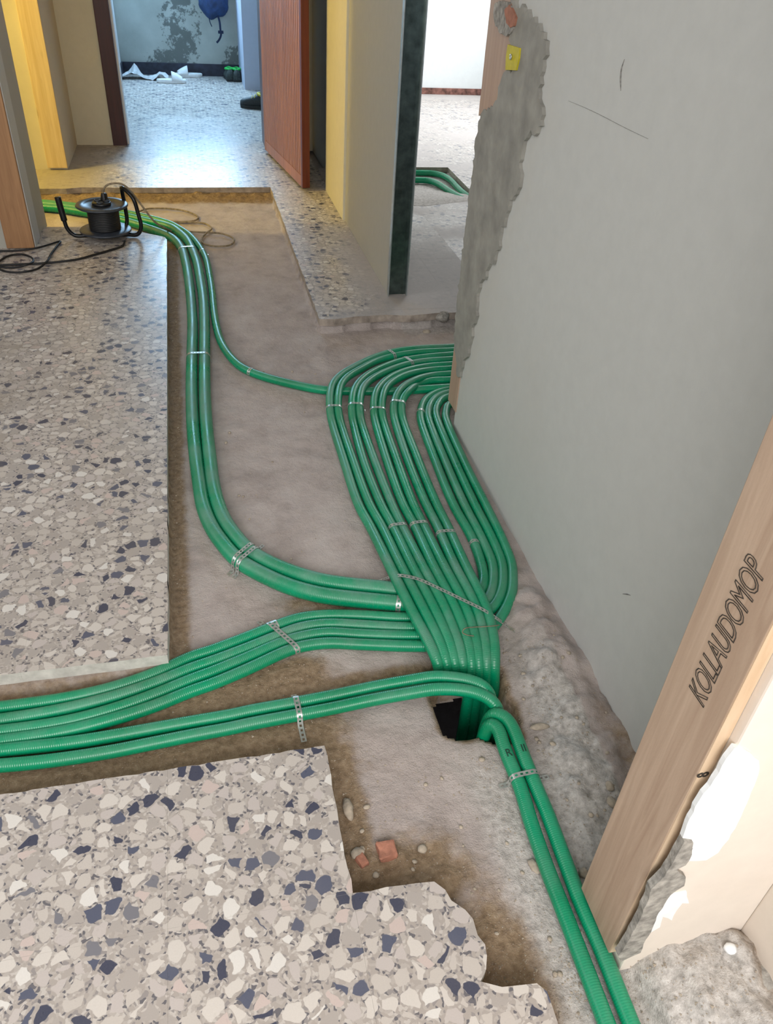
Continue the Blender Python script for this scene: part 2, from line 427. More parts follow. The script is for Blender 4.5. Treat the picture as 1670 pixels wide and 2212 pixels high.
M['ink_dark'] = mat_plain('marker_ink', lin(20, 60, 46), 0.7, 0, 200, 0.2, 0.0)
M['baseboard'] = mat_plain('dark_skirting', lin(44, 46, 62), 0.6, 0, 20, 0.3, 0.1, 60)
M['rust'] = mat_plain('rusty_strip', lin(132, 92, 82), 0.9, 0, 26, 0.35, 0.2, 60)

def mat_wood(name, c0, c1, scale=1.0, axis=2, rough=0.6, knots=False):
    k = NT(name); p = k.pos()
    mp = k.n('ShaderNodeMapping'); k.l(p, mp.inputs[0])
    s = [46 * scale] * 3; s[axis] = 2.2 * scale; mp.inputs['Scale'].default_value = s
    n = k.noise(mp.outputs[0], 1.0, 6, 0.6, 1.2); n2 = k.noise(p, 300 * scale, 3)
    w = k.n('ShaderNodeMapping'); k.l(p, w.inputs[0]); s2 = [9 * scale] * 3; s2[axis] = 0.6 * scale; w.inputs['Scale'].default_value = s2
    n3 = k.noise(w.outputs[0], 1.0, 3, 0.5, 0.8)
    c = k.ramp(n, [(0.25, c0), (0.5, tuple((a + b) / 2 for a, b in zip(c0, c1))), (0.75, c1)])
    c = k.mix(k.math('MULTIPLY', k.step(n3, 0.4, 0.7), 0.35), c, tuple(x * 0.72 for x in c0[:3]) + (1,))
    if knots:
        v = k.n('ShaderNodeTexVoronoi', feature='F1'); v.inputs['Scale'].default_value = 1.0
        mk = k.n('ShaderNodeMapping'); k.l(p, mk.inputs[0]); s3 = [9.0] * 3; s3[axis] = 3.0; mk.inputs['Scale'].default_value = s3; k.l(mk.outputs[0], v.inputs['Vector'])
        c = k.mix(k.math('MULTIPLY', k.math('SUBTRACT', 1.0, k.step(v.outputs['Distance'], 0.08, 0.16)), 0.65), c, tuple(x * 0.4 for x in c0[:3]) + (1,))
    k.col(c); k.rough(rough); k.normal(k.bump(k.math('ADD', n, k.math('MULTIPLY', n2, 0.3)), 0.12, 0.003))
    return k.m
M['fir'] = mat_wood('rough_fir', lin(172, 144, 122), lin(206, 181, 158), 1.0, knots=True)
M['fir_pale'] = mat_wood('sawn_fir_edge', lin(206, 176, 142), lin(228, 204, 176))
M['fir_orange'] = mat_wood('weathered_fir', lin(150, 108, 72), lin(186, 142, 100), knots=True)
M['fir_yellow'] = mat_wood('yellow_fir', lin(206, 178, 124), lin(230, 208, 160), knots=True)
M['board'] = mat_wood('peach_board', lin(176, 146, 126), lin(196, 168, 148))
M['mahogany'] = mat_wood('mahogany_veneer', lin(138, 84, 46), lin(184, 122, 70), 1.0, rough=0.38)
M['mahogany_dark'] = mat_wood('mahogany_edge', lin(78, 26, 16), lin(112, 44, 26), 1.0, rough=0.35)
M['jamb'] = mat_wood('dark_red_jamb', lin(52, 22, 22), lin(74, 32, 30), 1.0, rough=0.45)

def mat_mould():
    k = NT('mouldy_plaster'); p = k.pos(); sx = k.n('ShaderNodeSeparateXYZ'); k.l(p, sx.inputs[0])
    base = k.ramp(k.noise(p, 5, 5), [(0.3, lin(160, 164, 156)), (0.7, lin(180, 184, 176))])
    def blob(x0, wx, z0, wz, s):
        dx = k.math('DIVIDE', k.math('SUBTRACT', sx.outputs[0], x0), wx); dz = k.math('DIVIDE', k.math('SUBTRACT', sx.outputs[2], z0), wz)
        r = k.math('ADD', k.math('MULTIPLY', dx, dx), k.math('MULTIPLY', dz, dz))
        return k.math('MULTIPLY', k.math('SUBTRACT', 1.0, k.step(r, 0.0, 1.0)), s)
    b = k.math('MAXIMUM', blob(0.02, 0.30, 0.45, 0.62, 1.0), blob(-0.08, 0.36, 0.10, 0.20, 1.1))
    b = k.math('MAXIMUM', b, blob(0.50, 0.17, 0.16, 0.20, 1.15))
    n = k.noise(p, 11, 8, 0.72)
    mk = k.step(k.math('ADD', n, k.math('MULTIPLY', b, 0.26)), 0.70, 0.76)
    c = k.mix(k.math('MULTIPLY', mk, 0.8), base, lin(84, 88, 84))
    k.col(c); k.rough(0.9); k.normal(k.bump(k.noise(p, 40, 4), 0.15, 0.006)); return k.m
M['mould'] = mat_mould()

# ------------------------------------------------------------------ floor: chiselled screed with the trench and the hole
PITCH = 0.30; GX, GY = 0.155, 0.638
ZB = -0.055            # trench bed
XR = 0.79              # hall face of the right-hand walls
hole_px = [(928,1440),(930,1500),(950,1550),(968,1588),(1005,1592),(1035,1585),(1065,1597),(1090,1600),(1130,1585),(1115,1530),(1092,1480),(1082,1440),(1060,1425),(1000,1420)]
HOLE = [tuple(un(px, py, -0.05)[:2]) for px, py in hole_px]
HOLE = ragged(HOLE, 0.006, 0.02, 3)

# outlines of the tiled areas (world metres)
def wp(px, py): return tuple(un(px, py, 0)[:2])
FRONT = [(-2.6, 0.942), (0.155, 0.937)] + [(0.156, 0.638)] + [wp(800,1925), wp(870,1912), wp(938,1904), wp(962,1922), wp(975,1945), wp(1005,1965), wp(1022,1985), wp(1032,2020), wp(1048,2040), wp(1052,2065), wp(1050,2095), wp(1038,2120), wp(1085,2132), wp(1160,2124), wp(1182,2142), wp(1192,2170), wp(1206,2212), wp(1225,2290), (0.44, 0.10), (0.44, -0.6), (-2.6, -0.6)]
LEFT = [(-2.6, 1.240), (-0.144, 1.230), (-0.146, 3.99), (-0.155, 4.03), (-0.39, 4.20), (-0.72, 4.215), (-2.6, 4.22)]
STRIP = [(0.456, 2.975), (0.52, 2.968), (0.60, 2.985), (0.74, 2.992), (0.84, 2.975), (0.95, 2.99), (1.25, 2.99), (1.25, 4.30), (0.80, 4.93), (0.456, 4.93)]
BACK = [(-2.6, 4.90), (-0.70, 4.90), (-0.62, 4.925), (-0.30, 4.915), (0.456, 4.915), (0.80, 4.93), (0.80, 6.10), (0.56, 6.10), (0.56, 6.14), (-2.6, 6.14)]
FAR = [(-0.6, 6.14), (0.9, 6.14), (0.9, 8.95), (-0.6, 8.95)]
ROOM = [(1.25, 2.0), (1.25, 4.30), (1.04, 4.55), (1.30, 4.50), (1.68, 4.62), (1.70, 5.38), (0.90, 5.40), (0.90, 8.2), (3.4, 8.2), (3.4, 2.0)]
AREAS = [('front', ragged(FRONT, 0.0022, 0.022, 5, keep=(len(FRONT)-1, len(FRONT)-2, len(FRONT)-3, len(FRONT)-4)), 'tile_front'),
         ('left', ragged(LEFT, 0.0012, 0.04, 6), 'tile_left'), ('strip', ragged(STRIP, 0.002, 0.03, 7), 'tile_strip'),
         ('back', BACK, 'tile_back'), ('far', FAR, 'tile_back'), ('room', ROOM, 'tile_room')]

def grade(stops):
    out = []
    for a, b, s in stops: out += list(np.arange(a, b - 1e-9, s))
    return np.array(out + [stops[-1][1]])
xs = grade([(-2.6, -1.8, 0.1), (-1.8, -0.85, 0.03), (-0.85, 1.06, 0.0075), (1.06, 1.9, 0.02), (1.9, 3.4, 0.1)])
ys = grade([(-0.6, 0.1, 0.05), (0.1, 0.40, 0.012), (0.40, 1.45, 0.0075), (1.45, 3.05, 0.0125), (3.05, 4.75, 0.02), (4.75, 4.95, 0.008), (4.95, 5.45, 0.02), (5.45, 9.0, 0.2)])
X, Y = np.meshgrid(xs, ys)
def vnoise(X, Y, s, seed=0.0, oct=4):
    out = np.empty(X.shape); fx = X.ravel() * s; fy = Y.ravel() * s; o = out.ravel()
    for i in range(len(fx)): o[i] = mnoise.fractal((fx[i], fy[i], seed), 1.0, 2.0, oct)
    return o.reshape(X.shape)
def sst(a, b, x):
    t = np.clip((x - a) / (b - a), 0, 1); return t * t * (3 - 2 * t)
n_lo = vnoise(X, Y, 4.0, 1.3, 4); n_hi = vnoise(X, Y, 22.0, 7.7, 4)
Z = ZB + 0.004 * n_lo + 0.0028 * n_hi
E_line = [tuple(un(px, py, -0.045)[:2]) for px, py in [(1127,1629),(1159,1702),(1183,1759),(1211,1834),(1254,1948),(1296,2043),(1358,2199),(1420,2350)]]
# broken concrete ridge right of the pair of conduits, banked against the wall
elx = np.interp(Y, [p[1] for p in E_line][::-1], [p[0] for p in E_line][::-1])
rg = sst(0.035, 0.10, X - elx) * (1 - sst(0.95, 1.35, Y)) * (X < 1.0)
rg2 = sst(0.60, 0.70, X) * (1 - sst(1.2, 1.7, Y)) * (1 - 0.6 * sst(0.74, 0.79, X)) * (X < 1.0)
Z += np.maximum(rg * 0.018, rg2 * 0.026) * (1 + 0.7 * n_lo) + np.maximum(rg, rg2) * (0.010 * n_hi + 0.006 * n_lo)
n_md = vnoise(X, Y, 11.0, 3.1, 5)
Z += np.maximum(rg, rg2) * 0.016 * (np.abs(n_md) - 0.25) * (1 - 0.7 * sst(0.73, 0.79, X))
# threshold next to the timber jamb is nearly level with the tiles
th = sst(0.030, 0.055, X - elx) * sst(0.50, 0.56, X) * (1 - sst(0.44, 0.52, Y))
Z += th * (0.040 + 0.006 * n_hi)
# soil banked beside the broken tiles
soil = np.exp(-(((X - 0.27) / 0.14) ** 2 + ((Y - 0.67) / 0.10) ** 2))
Z += soil * 0.006 * (1 + n_hi) 
# soil bank against the far end of the trench
bk = sst(4.80, 4.905, Y) * (Y < 4.93) * (X > -1.2) * (X < 0.46)
Z += bk * (0.020 + 0.010 * n_hi + 0.006 * n_lo)
# bedding below the tiles
tiled = np.zeros(X.shape, bool)
for _, poly, _m in AREAS: tiled |= pip(X, Y, poly)
Z[tiled] = -0.031 + 0.002 * n_hi[tiled]
Z[pip(X, Y, [(1.25, 3.6), (0.9, 5.4), (0.80, 5.4), (0.80, 3.05), (1.25, 3.05)]) & ~tiled] = -0.006
pit = (X > 0.9) & (X < 1.72) & (Y > 4.45) & (Y < 5.42) & ~tiled
Z[pit] = ZB + 0.050 * (1 - sst(4.62, 5.12, Y[pit])) + 0.003 * n_hi[pit]
inh = pip(X, Y, HOLE); dh = seg_dist(X, Y, HOLE)
Z[inh] = -0.07 - np.minimum(0.11, dh[inh] * 14)
Z -= (~inh) * 0.012 * np.exp(-dh / 0.018) * (0.6 + 0.8 * n_hi)
ny_, nx_ = X.shape
idx = np.arange(nx_ * ny_).reshape(ny_, nx_)
quads = np.stack([idx[:-1, :-1], idx[:-1, 1:], idx[1:, 1:], idx[1:, :-1]], -1).reshape(-1, 4)
void = (inh & (dh > 0.0085)).reshape(-1)
quads = quads[~void[quads].all(axis=1)]
me = bpy.data.meshes.new('floor')
me.from_pydata(np.stack([X, Y, Z], -1).reshape(-1, 3).tolist(), [], quads.tolist())
me.polygons.foreach_set('use_smooth', [True] * len(me.polygons)); me.update()
# brown soil with shade painted in along slab edges and conduits, and where the bed is pale broken concrete
dirt_and_shade = np.zeros(X.shape)
dirt_and_shade = np.maximum(dirt_and_shade, (1 - sst(0.02, 0.075, X + 0.144)) * (Y > 1.24) * (Y < 4.1) * (X > -0.16) * 0.85)  # slab-edge band: real dirt and the edge's shade share this brown
dirt_and_shade = np.maximum(dirt_and_shade, sst(-0.05, 0.05, 1.235 - Y) * (Y > 0.9) * (1 - sst(0.10, 0.34, X)) * 0.95)
dirt_and_shade = np.maximum(dirt_and_shade, (1 - sst(0.02, 0.06, Y - 0.94)) * (Y > 0.92) * (X < 0.2) * 0.9)
dirt_and_shade = np.maximum(dirt_and_shade, (1 - sst(0.03, 0.10, X - 0.156)) * (Y < 0.97) * 0.9)
dirt_and_shade = np.maximum(dirt_and_shade, soil * 1.0)
dirt_and_shade = np.maximum(dirt_and_shade, sst(0.16, 0.24, X) * (1 - sst(0.40, 0.50, X)) * (1 - sst(0.50, 0.78, Y)) * 0.9)
dirt_and_shade = np.maximum(dirt_and_shade, (1 - sst(0.0, 0.06, np.abs(Y - 1.135))) * (X > 0.0) * (X < 0.46) * 0.75)  # brown between conduits: dirt plus their shade put into the colour
dirt_and_shade = np.maximum(dirt_and_shade, sst(0.71, 0.77, X) * (1 - sst(0.8, 1.3, Y)) * 0.55)
dirt_and_shade = np.maximum(dirt_and_shade, sst(4.70, 4.86, Y) * (Y < 4.95) * (X < 0.5) * 0.8)
dirt_and_shade = np.maximum(dirt_and_shade, (1 - sst(0.0, 0.03, dh)) * 0.7)
dirt_and_shade = np.maximum(dirt_and_shade, np.exp(-(((X - 0.27) / 0.17) ** 2 + ((Y - 1.40) / 0.07) ** 2)) * 0.85)
grey = np.clip(np.maximum(rg, th) * 1.0 + sst(0.40, 0.46, X) * (1 - sst(0.80, 0.95, Y)) * 0.8, 0, 1) * (X < 0.72) + th * (X >= 0.72)
grey = np.maximum(grey, pit * 0.75); grey = np.maximum(grey, ((X > 0.8) & (Y > 2.9)) * 0.5)
for nm, arr in (('dirt_and_shade', dirt_and_shade), ('grey', np.clip(grey, 0, 1))):
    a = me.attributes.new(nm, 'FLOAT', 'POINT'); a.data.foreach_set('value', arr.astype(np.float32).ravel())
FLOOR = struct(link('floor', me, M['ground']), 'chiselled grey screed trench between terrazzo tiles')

bm = bmesh.new(); add_box(bm, -2.72, 3.4, -2.3, 9.0, -1.3, -0.2)  # box added under the whole floor to keep stray light out of the hole
bmesh.ops.delete(bm, geom=[f for f in bm.faces if f.normal.z > 0.5 or f.calc_center_median().z > -0.21], context='FACES')
struct(link('floor_dark_box', bm_mesh(bm), M['ground']), 'added dark box under the floor seen through the hole')
def tile_mesh(poly, z0, z1):
    A = 0.5 * sum(poly[i - 1][0] * poly[i][1] - poly[i][0] * poly[i - 1][1] for i in range(len(poly)))
    if A < 0: poly = poly[::-1]
    c = (sum(p[0] for p in poly) / len(poly), sum(p[1] for p in poly) / len(poly))
    top = []
    for x, y in poly:
        d = math.hypot(x - c[0], y - c[1]) + 1e-6; s = 1.0; top.append((c[0] + (x - c[0]) * s, c[1] + (y - c[1]) * s))
    return prism_mesh([(x, y, z1) for x, y in top], [(x, y, z0) for x, y in poly], 'tile')
rnd = random.Random(4)
for nm, poly, mt in AREAS:
    px_ = [p[0] for p in poly]; py_ = [p[1] for p in poly]
    big = 1 if nm in ('front', 'left', 'strip', 'back') else 3
    i0 = math.floor((min(px_) - GX) / PITCH / big) * big; i1 = math.ceil((max(px_) - GX) / PITCH)
    j0 = math.floor((min(py_) - GY) / PITCH / big) * big; j1 = math.ceil((max(py_) - GY) / PITCH)
    for i in range(i0, i1, big):
        for j in range(j0, j1, big):
            x0, x1 = GX + i * PITCH + 0.0001, GX + (i + big) * PITCH - 0.0001; y0, y1 = GY + j * PITCH + 0.0001, GY + (j + big) * PITCH - 0.0001
            c = clip_cell(poly, x0, x1, y0, y1)
            if c:
                dz = rnd.uniform(-0.0002, 0.0002)
                tm = tile_mesh(c, -0.030, dz); tm.materials.append(M[mt]); tm.materials.append(M['tile_edge' if nm in ('left', 'front') else 'tile_edge_dusty'])
                for pl_ in tm.polygons:
                    if abs(pl_.normal.z) < 0.7: pl_.material_index = 1
                link('tile', tm, None, FLOOR)

# ------------------------------------------------------------------ walls
HC = 2.75
def wall(name, x0, x1, y0, y1, mat, z0=-0.07, z1=HC, label=None):
    return struct(box(name, x0, x1, y0, y1, z0, z1, M[mat], bev=0.003), label)
wall('wall_right', XR, XR + 0.13, 0.46, 2.165, 'wall', label='large off-white plaster wall beside the conduits')
wall('wall_stud', XR + 0.001, XR + 0.082, 3.215, 4.26, 'wall_dull', 0.0)
wall('wall_stud_inner', XR - 0.012, XR + 0.095, 4.26, 4.85, 'wall_cream', 0.0)
wall('wall_recess', 0.86, 0.90, 4.85, 5.95, 'wall_dull', -0.03)
wall('wall_left', -2.6, -0.742, 3.915, 4.33, 'wall_dull', -0.03)
wall('wall_left_far', -2.6, -0.728, 5.325, 5.96, 'wall_cream', -0.03)
wall('wall_back_left', -2.6, -0.492, 5.96, 6.12, 'wall_cream', -0.03)
wall('wall_back_right', 0.535, 0.885, 5.95, 6.12, 'wall_dull', -0.03)
wall('wall_back_header', -0.492, 0.535, 5.96, 6.12, 'wall_cream', 2.1)
wall('wall_far', -0.72, 0.9, 8.88, 9.0, 'mould', -0.03, 1.0)
wall('wall_far_high', -0.72, 0.9, 8.88, 9.0, 'mould', 2.25, HC)
wall('wall_far_beside', -0.72, -0.42, 8.88, 9.0, 'mould', 1.0, 2.25)
wall('wall_far_corner', 0.52, 0.9, 8.88, 9.0, 'mould', 1.0, 2.25)
wall('wall_far_left', -0.72, -0.56, 6.12, 8.88, 'wall_white', -0.03)
wall('wall_far_pier', 0.555, 0.86, 8.16, 8.88, 'wall_pier', -0.03)
wall('wall_far_side', 0.86, 0.90, 6.12, 8.88, 'wall_white', -0.03)
wall('wall_room_far', 0.885, 3.4, 8.14, 8.26, 'wall_white', -0.03)
wall('wall_room_left', 0.90, 0.94, 4.86, 8.14, 'wall_white', -0.03)
wall('wall_room_side_low', 3.15, 3.27, -2.3, 8.14, 'wall_white', -0.03, 0.75)
wall('wall_room_side_high', 3.15, 3.27, -2.3, 8.14, 'wall_white', 2.35, HC)
wall('wall_room_side_end', 3.15, 3.27, -2.3, 5.7, 'wall_white', 0.75, 2.35)
wall('wall_room_side_far', 3.15, 3.27, 7.7, 8.14, 'wall_white', 0.75, 2.35)
wall('wall_front_pier', 0.566, XR + 0.02, 0.452, 0.575, 'wall_peach', -0.05, label='plastered pier behind the timber jamb')
wall('wall_front_right', 0.772, 0.90, -2.3, 0.452, 'wall_peach', -0.05)
wall('wall_rear_low', -2.6, 0.9, -1.74, -1.62, 'wall', -0.05, 1.05)
wall('wall_rear_high', -2.6, 0.9, -1.74, -1.62, 'wall', 2.62, HC)
wall('wall_rear_left', -2.6, -1.4, -1.74, -1.62, 'wall', 1.05, 2.62)
wall('wall_rear_right', 0.7, 0.9, -1.74, -1.62, 'wall', 1.05, 2.62)
wall('wall_outer_left', -2.72, -2.6, -2.3, 1.1, 'wall', -0.05)
wall('wall_outer_left_low', -2.72, -2.6, 1.1, 2.7, 'wall', -0.05, 1.0)
wall('wall_outer_left_high', -2.72, -2.6, 1.1, 2.7, 'wall', 2.45, HC)
wall('wall_outer_left_far', -2.72, -2.6, 2.7, 9.0, 'wall_cream', -0.05)
struct(box('ceiling', -2.72, 3.4, -2.3, 9.0, HC, HC + 0.1, M['wall']))
struct(box('floor_behind', -2.6, 0.9, -2.3, -0.6, -0.12, 0.0, M['tile_front']))
# window frames behind and beside the viewer
def window(name, mk):
    o = bpy.data.objects.new(name, None); COL.objects.link(o); struct(o)
    mk(o)
def frame_y(o, x0, x1, z0, z1, y):
    for a in ((x0, x0 + .06, z0, z1), (x1 - .06, x1, z0, z1), (x0, x1, z0, z0 + .06), (x0, x1, z1 - .06, z1), ((x0 + x1) / 2 - .04, (x0 + x1) / 2 + .04, z0, z1)):
        box('window_frame', a[0], a[1], y - .03, y + .03, a[2], a[3], M['wall_white'], o)
def frame_x(o, y0, y1, z0, z1, x):
    for a in ((y0, y0 + .06, z0, z1), (y1 - .06, y1, z0, z1), (y0, y1, z0, z0 + .06), (y0, y1, z1 - .06, z1), ((y0 + y1) / 2 - .04, (y0 + y1) / 2 + .04, z0, z1)):
        box('window_frame', x - .03, x + .03, a[0], a[1], a[2], a[3], M['wall_white'], o)
window('window_1', lambda o: frame_y(o, -1.4, 0.7, 1.05, 2.62, -1.68))
window('window_2', lambda o: frame_x(o, 5.7, 7.7, 0.75, 2.35, 3.21))
window('window_3', lambda o: frame_y(o, -0.42, 0.52, 1.0, 2.25, 8.95))
window('window_4', lambda o: frame_x(o, 1.1, 2.7, 1.0, 2.45, -2.66))
# skirtings
struct(box('baseboard_far', -0.555, 0.555, 8.862, 8.88, 0.0, 0.105, M['baseboard'], bev=0.004))
struct(box('baseboard_far_left', -0.56, -0.545, 8.40, 8.86, 0.0, 0.105, M['baseboard'], bev=0.003))
struct(box('baseboard_room', 1.0, 3.15, 8.128, 8.14, 0.0, 0.055, M['rust'], bev=0.003))
struct(box('trim_1', -0.744, -0.738, 3.912, 4.06, 0.0, HC, M['wall'], bev=0.001), 'pale plaster strip beside the weathered timber')

# cement band and patches with ragged outlines on the right wall (thin real layers)
def wall_patch_x(name, pxs, Xp, t, mat, parent=None, amp=0.004, step=0.018, seed=1):
    pts = [atx(a, b, Xp) for a, b in pxs]; poly = ragged([(p.y, p.z) for p in pts], amp, step, seed)
    return link(name, prism_mesh([(Xp - t, y, z) for y, z in poly], [(Xp + 0.004, y, z) for y, z in poly], name), M[mat], parent)
def wall_patch_y(name, pxs, Yp, t, mat, parent=None, amp=0.003, step=0.012, seed=1):
    pts = [aty(a, b, Yp) for a, b in pxs]; poly = ragged([(p.x, p.z) for p in pts], amp, step, seed)
    return link(name, prism_mesh([(x, Yp - t, z) for x, z in poly], [(x, Yp + 0.004, z) for x, z in poly], name), M[mat], parent)
cem = [(1121,-30),(1118,5),(1124,18),(1133,8),(1138,32),(1146,20),(1150,44),(1160,36),(1163,58),(1170,50),(1172,68),(1180,70),(1184,105),(1176,155),(1168,190),(1171,222),(1177,248),(1174,272),(1164,288),(1152,281),(1143,298),(1134,322),(1126,352),(1128,392),(1119,420),(1106,432),(1098,462),(1086,500),(1080,540),(1072,562),(1060,575),(1051,604),(1040,612),(1034,652),(1031,690),(1025,702),(1021,732),(1013,770),(1006,776),(998,803),(993,815),(989,800),(988,770),(985,744),(984,722),(990,655),(1000,565),(1010,485),(1022,385),(1034,292),(1043,246),(1062,236),(1078,216),(1085,180),(1093,156),(1112,152),(1108,96),(1104,86),(1112,72),(1119,55),(1116,25),(1108,5),(1104,-30)]
wr_board = tag(box('door_frame_board', XR - 0.004, XR + 0.134, 2.150, 2.238, 0.012, HC - 0.02, M['board'], bev=0.002), 'narrow peach-brown frame board closing the far end of the off-white wall', 'board')
cp = wall_patch_x('cement_patch', cem, XR - 0.003, 0.006, 'cement', amp=0.009, step=0.011)
tag(cp, 'ragged grey cement band smeared down the edge of the off-white wall', 'cement patch')
# board widened at the top where the cement leaves it bare
wall_patch_x('bare_board', [(1066,-30),(1102,-30),(1117,30),(1110,75),(1106,92),(1098,156),(1087,186),(1080,218),(1062,240),(1036,250)], XR - 0.003, 0.003, 'board', wr_board, amp=0.001)
bh = tag(wall_patch_x('broken_brick_pocket', [(1074,10),(1084,2),(1104,4),(1112,20),(1117,40),(1115,62),(1108,74),(1096,77),(1084,70),(1075,50),(1072,28)], XR - 0.005, 0.008, 'mortar', amp=0.003, step=0.01), 'broken pocket in the wall top with rubble mortar round red brick', 'wall chip')
wall_patch_x('exposed_brick', [(1092,22),(1102,10),(1110,24),(1116,38),(1112,56),(1104,60),(1096,50)], XR - 0.012, 0.003, 'brick', bh, amp=0.002, step=0.01)
yt = tag(wall_patch_x('yellow_bracket', [(1100,96),(1126,104),(1124,126),(1118,152),(1095,151),(1096,122)], XR - 0.009, 0.004, 'yellow', amp=0, step=1), 'small yellow plastic tab stuck in the grey cement band', 'plastic tab')
_c = atx(1104, 123, XR - 0.014)
sc_ = link('screw', lathe_mesh([(0.0065, 0), (0.0065, 0.002), (0.003, 0.0025), (0.003, 0.001)], 14, 'screw'), M['metal'], yt)
sc_.location = _c; sc_.rotation_euler = (0, -math.pi / 2, 0)
# pencil stroke and scuffs on the wall
def scuff(name, pxs, r, label):
    S = spline([atx(a, b, XR - 0.0005) for a, b in pxs], 0.006)
    n = len(S); R = r * np.sin(np.linspace(0.15, math.pi - 0.15, n)) + 0.0002
    o = link(name, tube_mesh(S, R, 6), M['scuff']); return tag(o, label, 'scuff')
scuff('scuff_mark', [(1349,128),(1343,148),(1341,170),(1341,196)], 0.0016, 'short dark vertical stroke high on the off-white wall')
scuff('scratch', [(1228,218),(1262,232),(1300,250),(1350,276),(1400,300)], 0.00022, 'long faint slanting scratch across the off-white wall')
scuff('scuff_mark', [(1345,1283),(1356,1284),(1362,1286)], 0.0012, 'tiny dark tick low on the off-white wall near the skirting line')

# ------------------------------------------------------------------ timber jamb at the near doorway
jam = empty('timber_jamb', (0.556, 0.52, 0), 'raw timber jamb board with outlined black lettering at the near doorway', 'door jamb')
def pchild(o, par):
    o.parent = par; o.matrix_parent_inverse = Matrix.Translation(-par.location); return o
JX0, JX1, JY0, JY1 = 0.5465, 0.566, 0.468, 0.577
pchild(box('board', JX0, JX1, JY0, JY1, -0.012, HC - 0.02, M['fir'], bev=0.0015), jam)
pchild(box('edge_strip', JX0 + 0.0006, JX1 - 0.0006, JY0 - 0.0012, JY0 + 0.002, -0.008, HC - 0.03, M['fir_pale']), jam)
pchild(box('reddish_batten', JX1, JX1 + 0.010, JY0 + 0.002, JY0 + 0.02, 0.22, HC - 0.03, M['mahogany']), jam)  # narrow reddish wooden batten beside the pale board edge
def text_mesh(txt, size, ext=0.0004, bold=0.0):
    cu = bpy.data.curves.new('t', 'FONT'); cu.body = txt; cu.size = size; cu.extrude = ext; cu.offset = bold; cu.resolution_u = 3
    to = bpy.data.objects.new('t', cu); COL.objects.link(to)
    bpy.context.view_layer.update()
    me = bpy.data.meshes.new_from_object(to.evaluated_get(bpy.context.evaluated_depsgraph_get()))
    bpy.data.objects.remove(to); bpy.data.curves.remove(cu); me.materials.clear(); return me
def outline_text(txt, size, w):
    """outlined stencil letters: stroke the contour of each glyph with a thin ribbon"""
    cu = bpy.data.curves.new('t', 'FONT'); cu.body = txt; cu.size = size; cu.fill_mode = 'NONE'; cu.bevel_depth = w; cu.bevel_resolution = 0; cu.resolution_u = 3; cu.space_character = 0.95
    to = bpy.data.objects.new('t', cu); COL.objects.link(to); bpy.context.view_layer.update()
    me = bpy.data.meshes.new_from_object(to.evaluated_get(bpy.context.evaluated_depsgraph_get()))
    bpy.data.objects.remove(to); bpy.data.curves.remove(cu); me.materials.clear(); return me
# text runs up the board, letter tops toward +y
def jamb_text(me, y, z, name, mat='ink'):
    o = link(name, me, M[mat])
    o.matrix_world = Matrix(((0, 0, -1, JX0 - 0.0003), (0, 1, 0, y), (1, 0, 0, z), (0, 0, 0, 1)))
    mw = o.matrix_world.copy(); o.parent = jam; o.matrix_parent_inverse = Matrix.Translation(-jam.location); o.matrix_world = mw
    return o
_t0 = atx(1515, 1525, JX0); _t1 = atx(1640, 1215, JX0)
jt = outline_text('KOLLAUDOMOP', 0.048, 0.0008)
_w = max(v.co.x for v in jt.vertices)
for v in jt.vertices: v.co.x *= (_t1.z - _t0.z) / _w
jamb_text(jt, _t0.y - 0.004, _t0.z, 'lettering')
_s = aty(1512, 1680, JY0 - 0.0014)
st = link('stamp', text_mesh('8', 0.022, 0.0003, 0.0006), M['ink'])
st.matrix_world = Matrix(((0, -1, 0, _s.x + 0.010), (0, 0, -1, JY0 - 0.0014), (1, 0, 0, _s.z), (0, 0, 0, 1)))
mw = st.matrix_world.copy(); st.parent = jam; st.matrix_parent_inverse = Matrix.Translation(-jam.location); st.matrix_world = mw
def z4(lst): return [(1250 + a * 0.3218, 1500 + b * 0.3218) for a, b in lst]
f1 = tag(wall_patch_y('filler_patch', z4([(1040,345),(1100,355),(1150,385),(1200,430),(1205,480),(1170,600),(1120,720),(1060,850),(1000,960),(930,1050),(850,1100),(720,1105),(760,1020),(690,950),(720,860),(800,700),(900,560),(980,420)]), 0.452, 0.003, 'filler', amp=0.0015), 'large smooth white filler patch on the pier beside the timber jamb', 'filler patch')
f2 = tag(wall_patch_y('filler_patch', z4([(590,1340),(720,1315),(735,1390),(690,1390),(650,1440),(620,1505),(560,1480),(540,1550),(470,1590),(480,1520),(530,1440)]), 0.452, 0.003, 'filler', amp=0.0015, seed=4), 'small jagged white filler patch low on the pier beneath the large one', 'filler patch')
f3 = tag(wall_patch_y('mortar_lump', z4([(690,950),(750,960),(740,1040),(700,1110),(640,1140),(700,1190),(690,1250),(600,1310),(560,1370),(520,1430),(470,1560),(420,1640),(400,1700),(270,1760),(250,1720),(330,1600),(380,1500),(440,1370),(470,1270),(560,1180),(620,1080)]), 0.452, 0.008, 'mortar', amp=0.0014, seed=8), 'crumbly grey mortar filling the gap between timber jamb and pier', 'mortar')

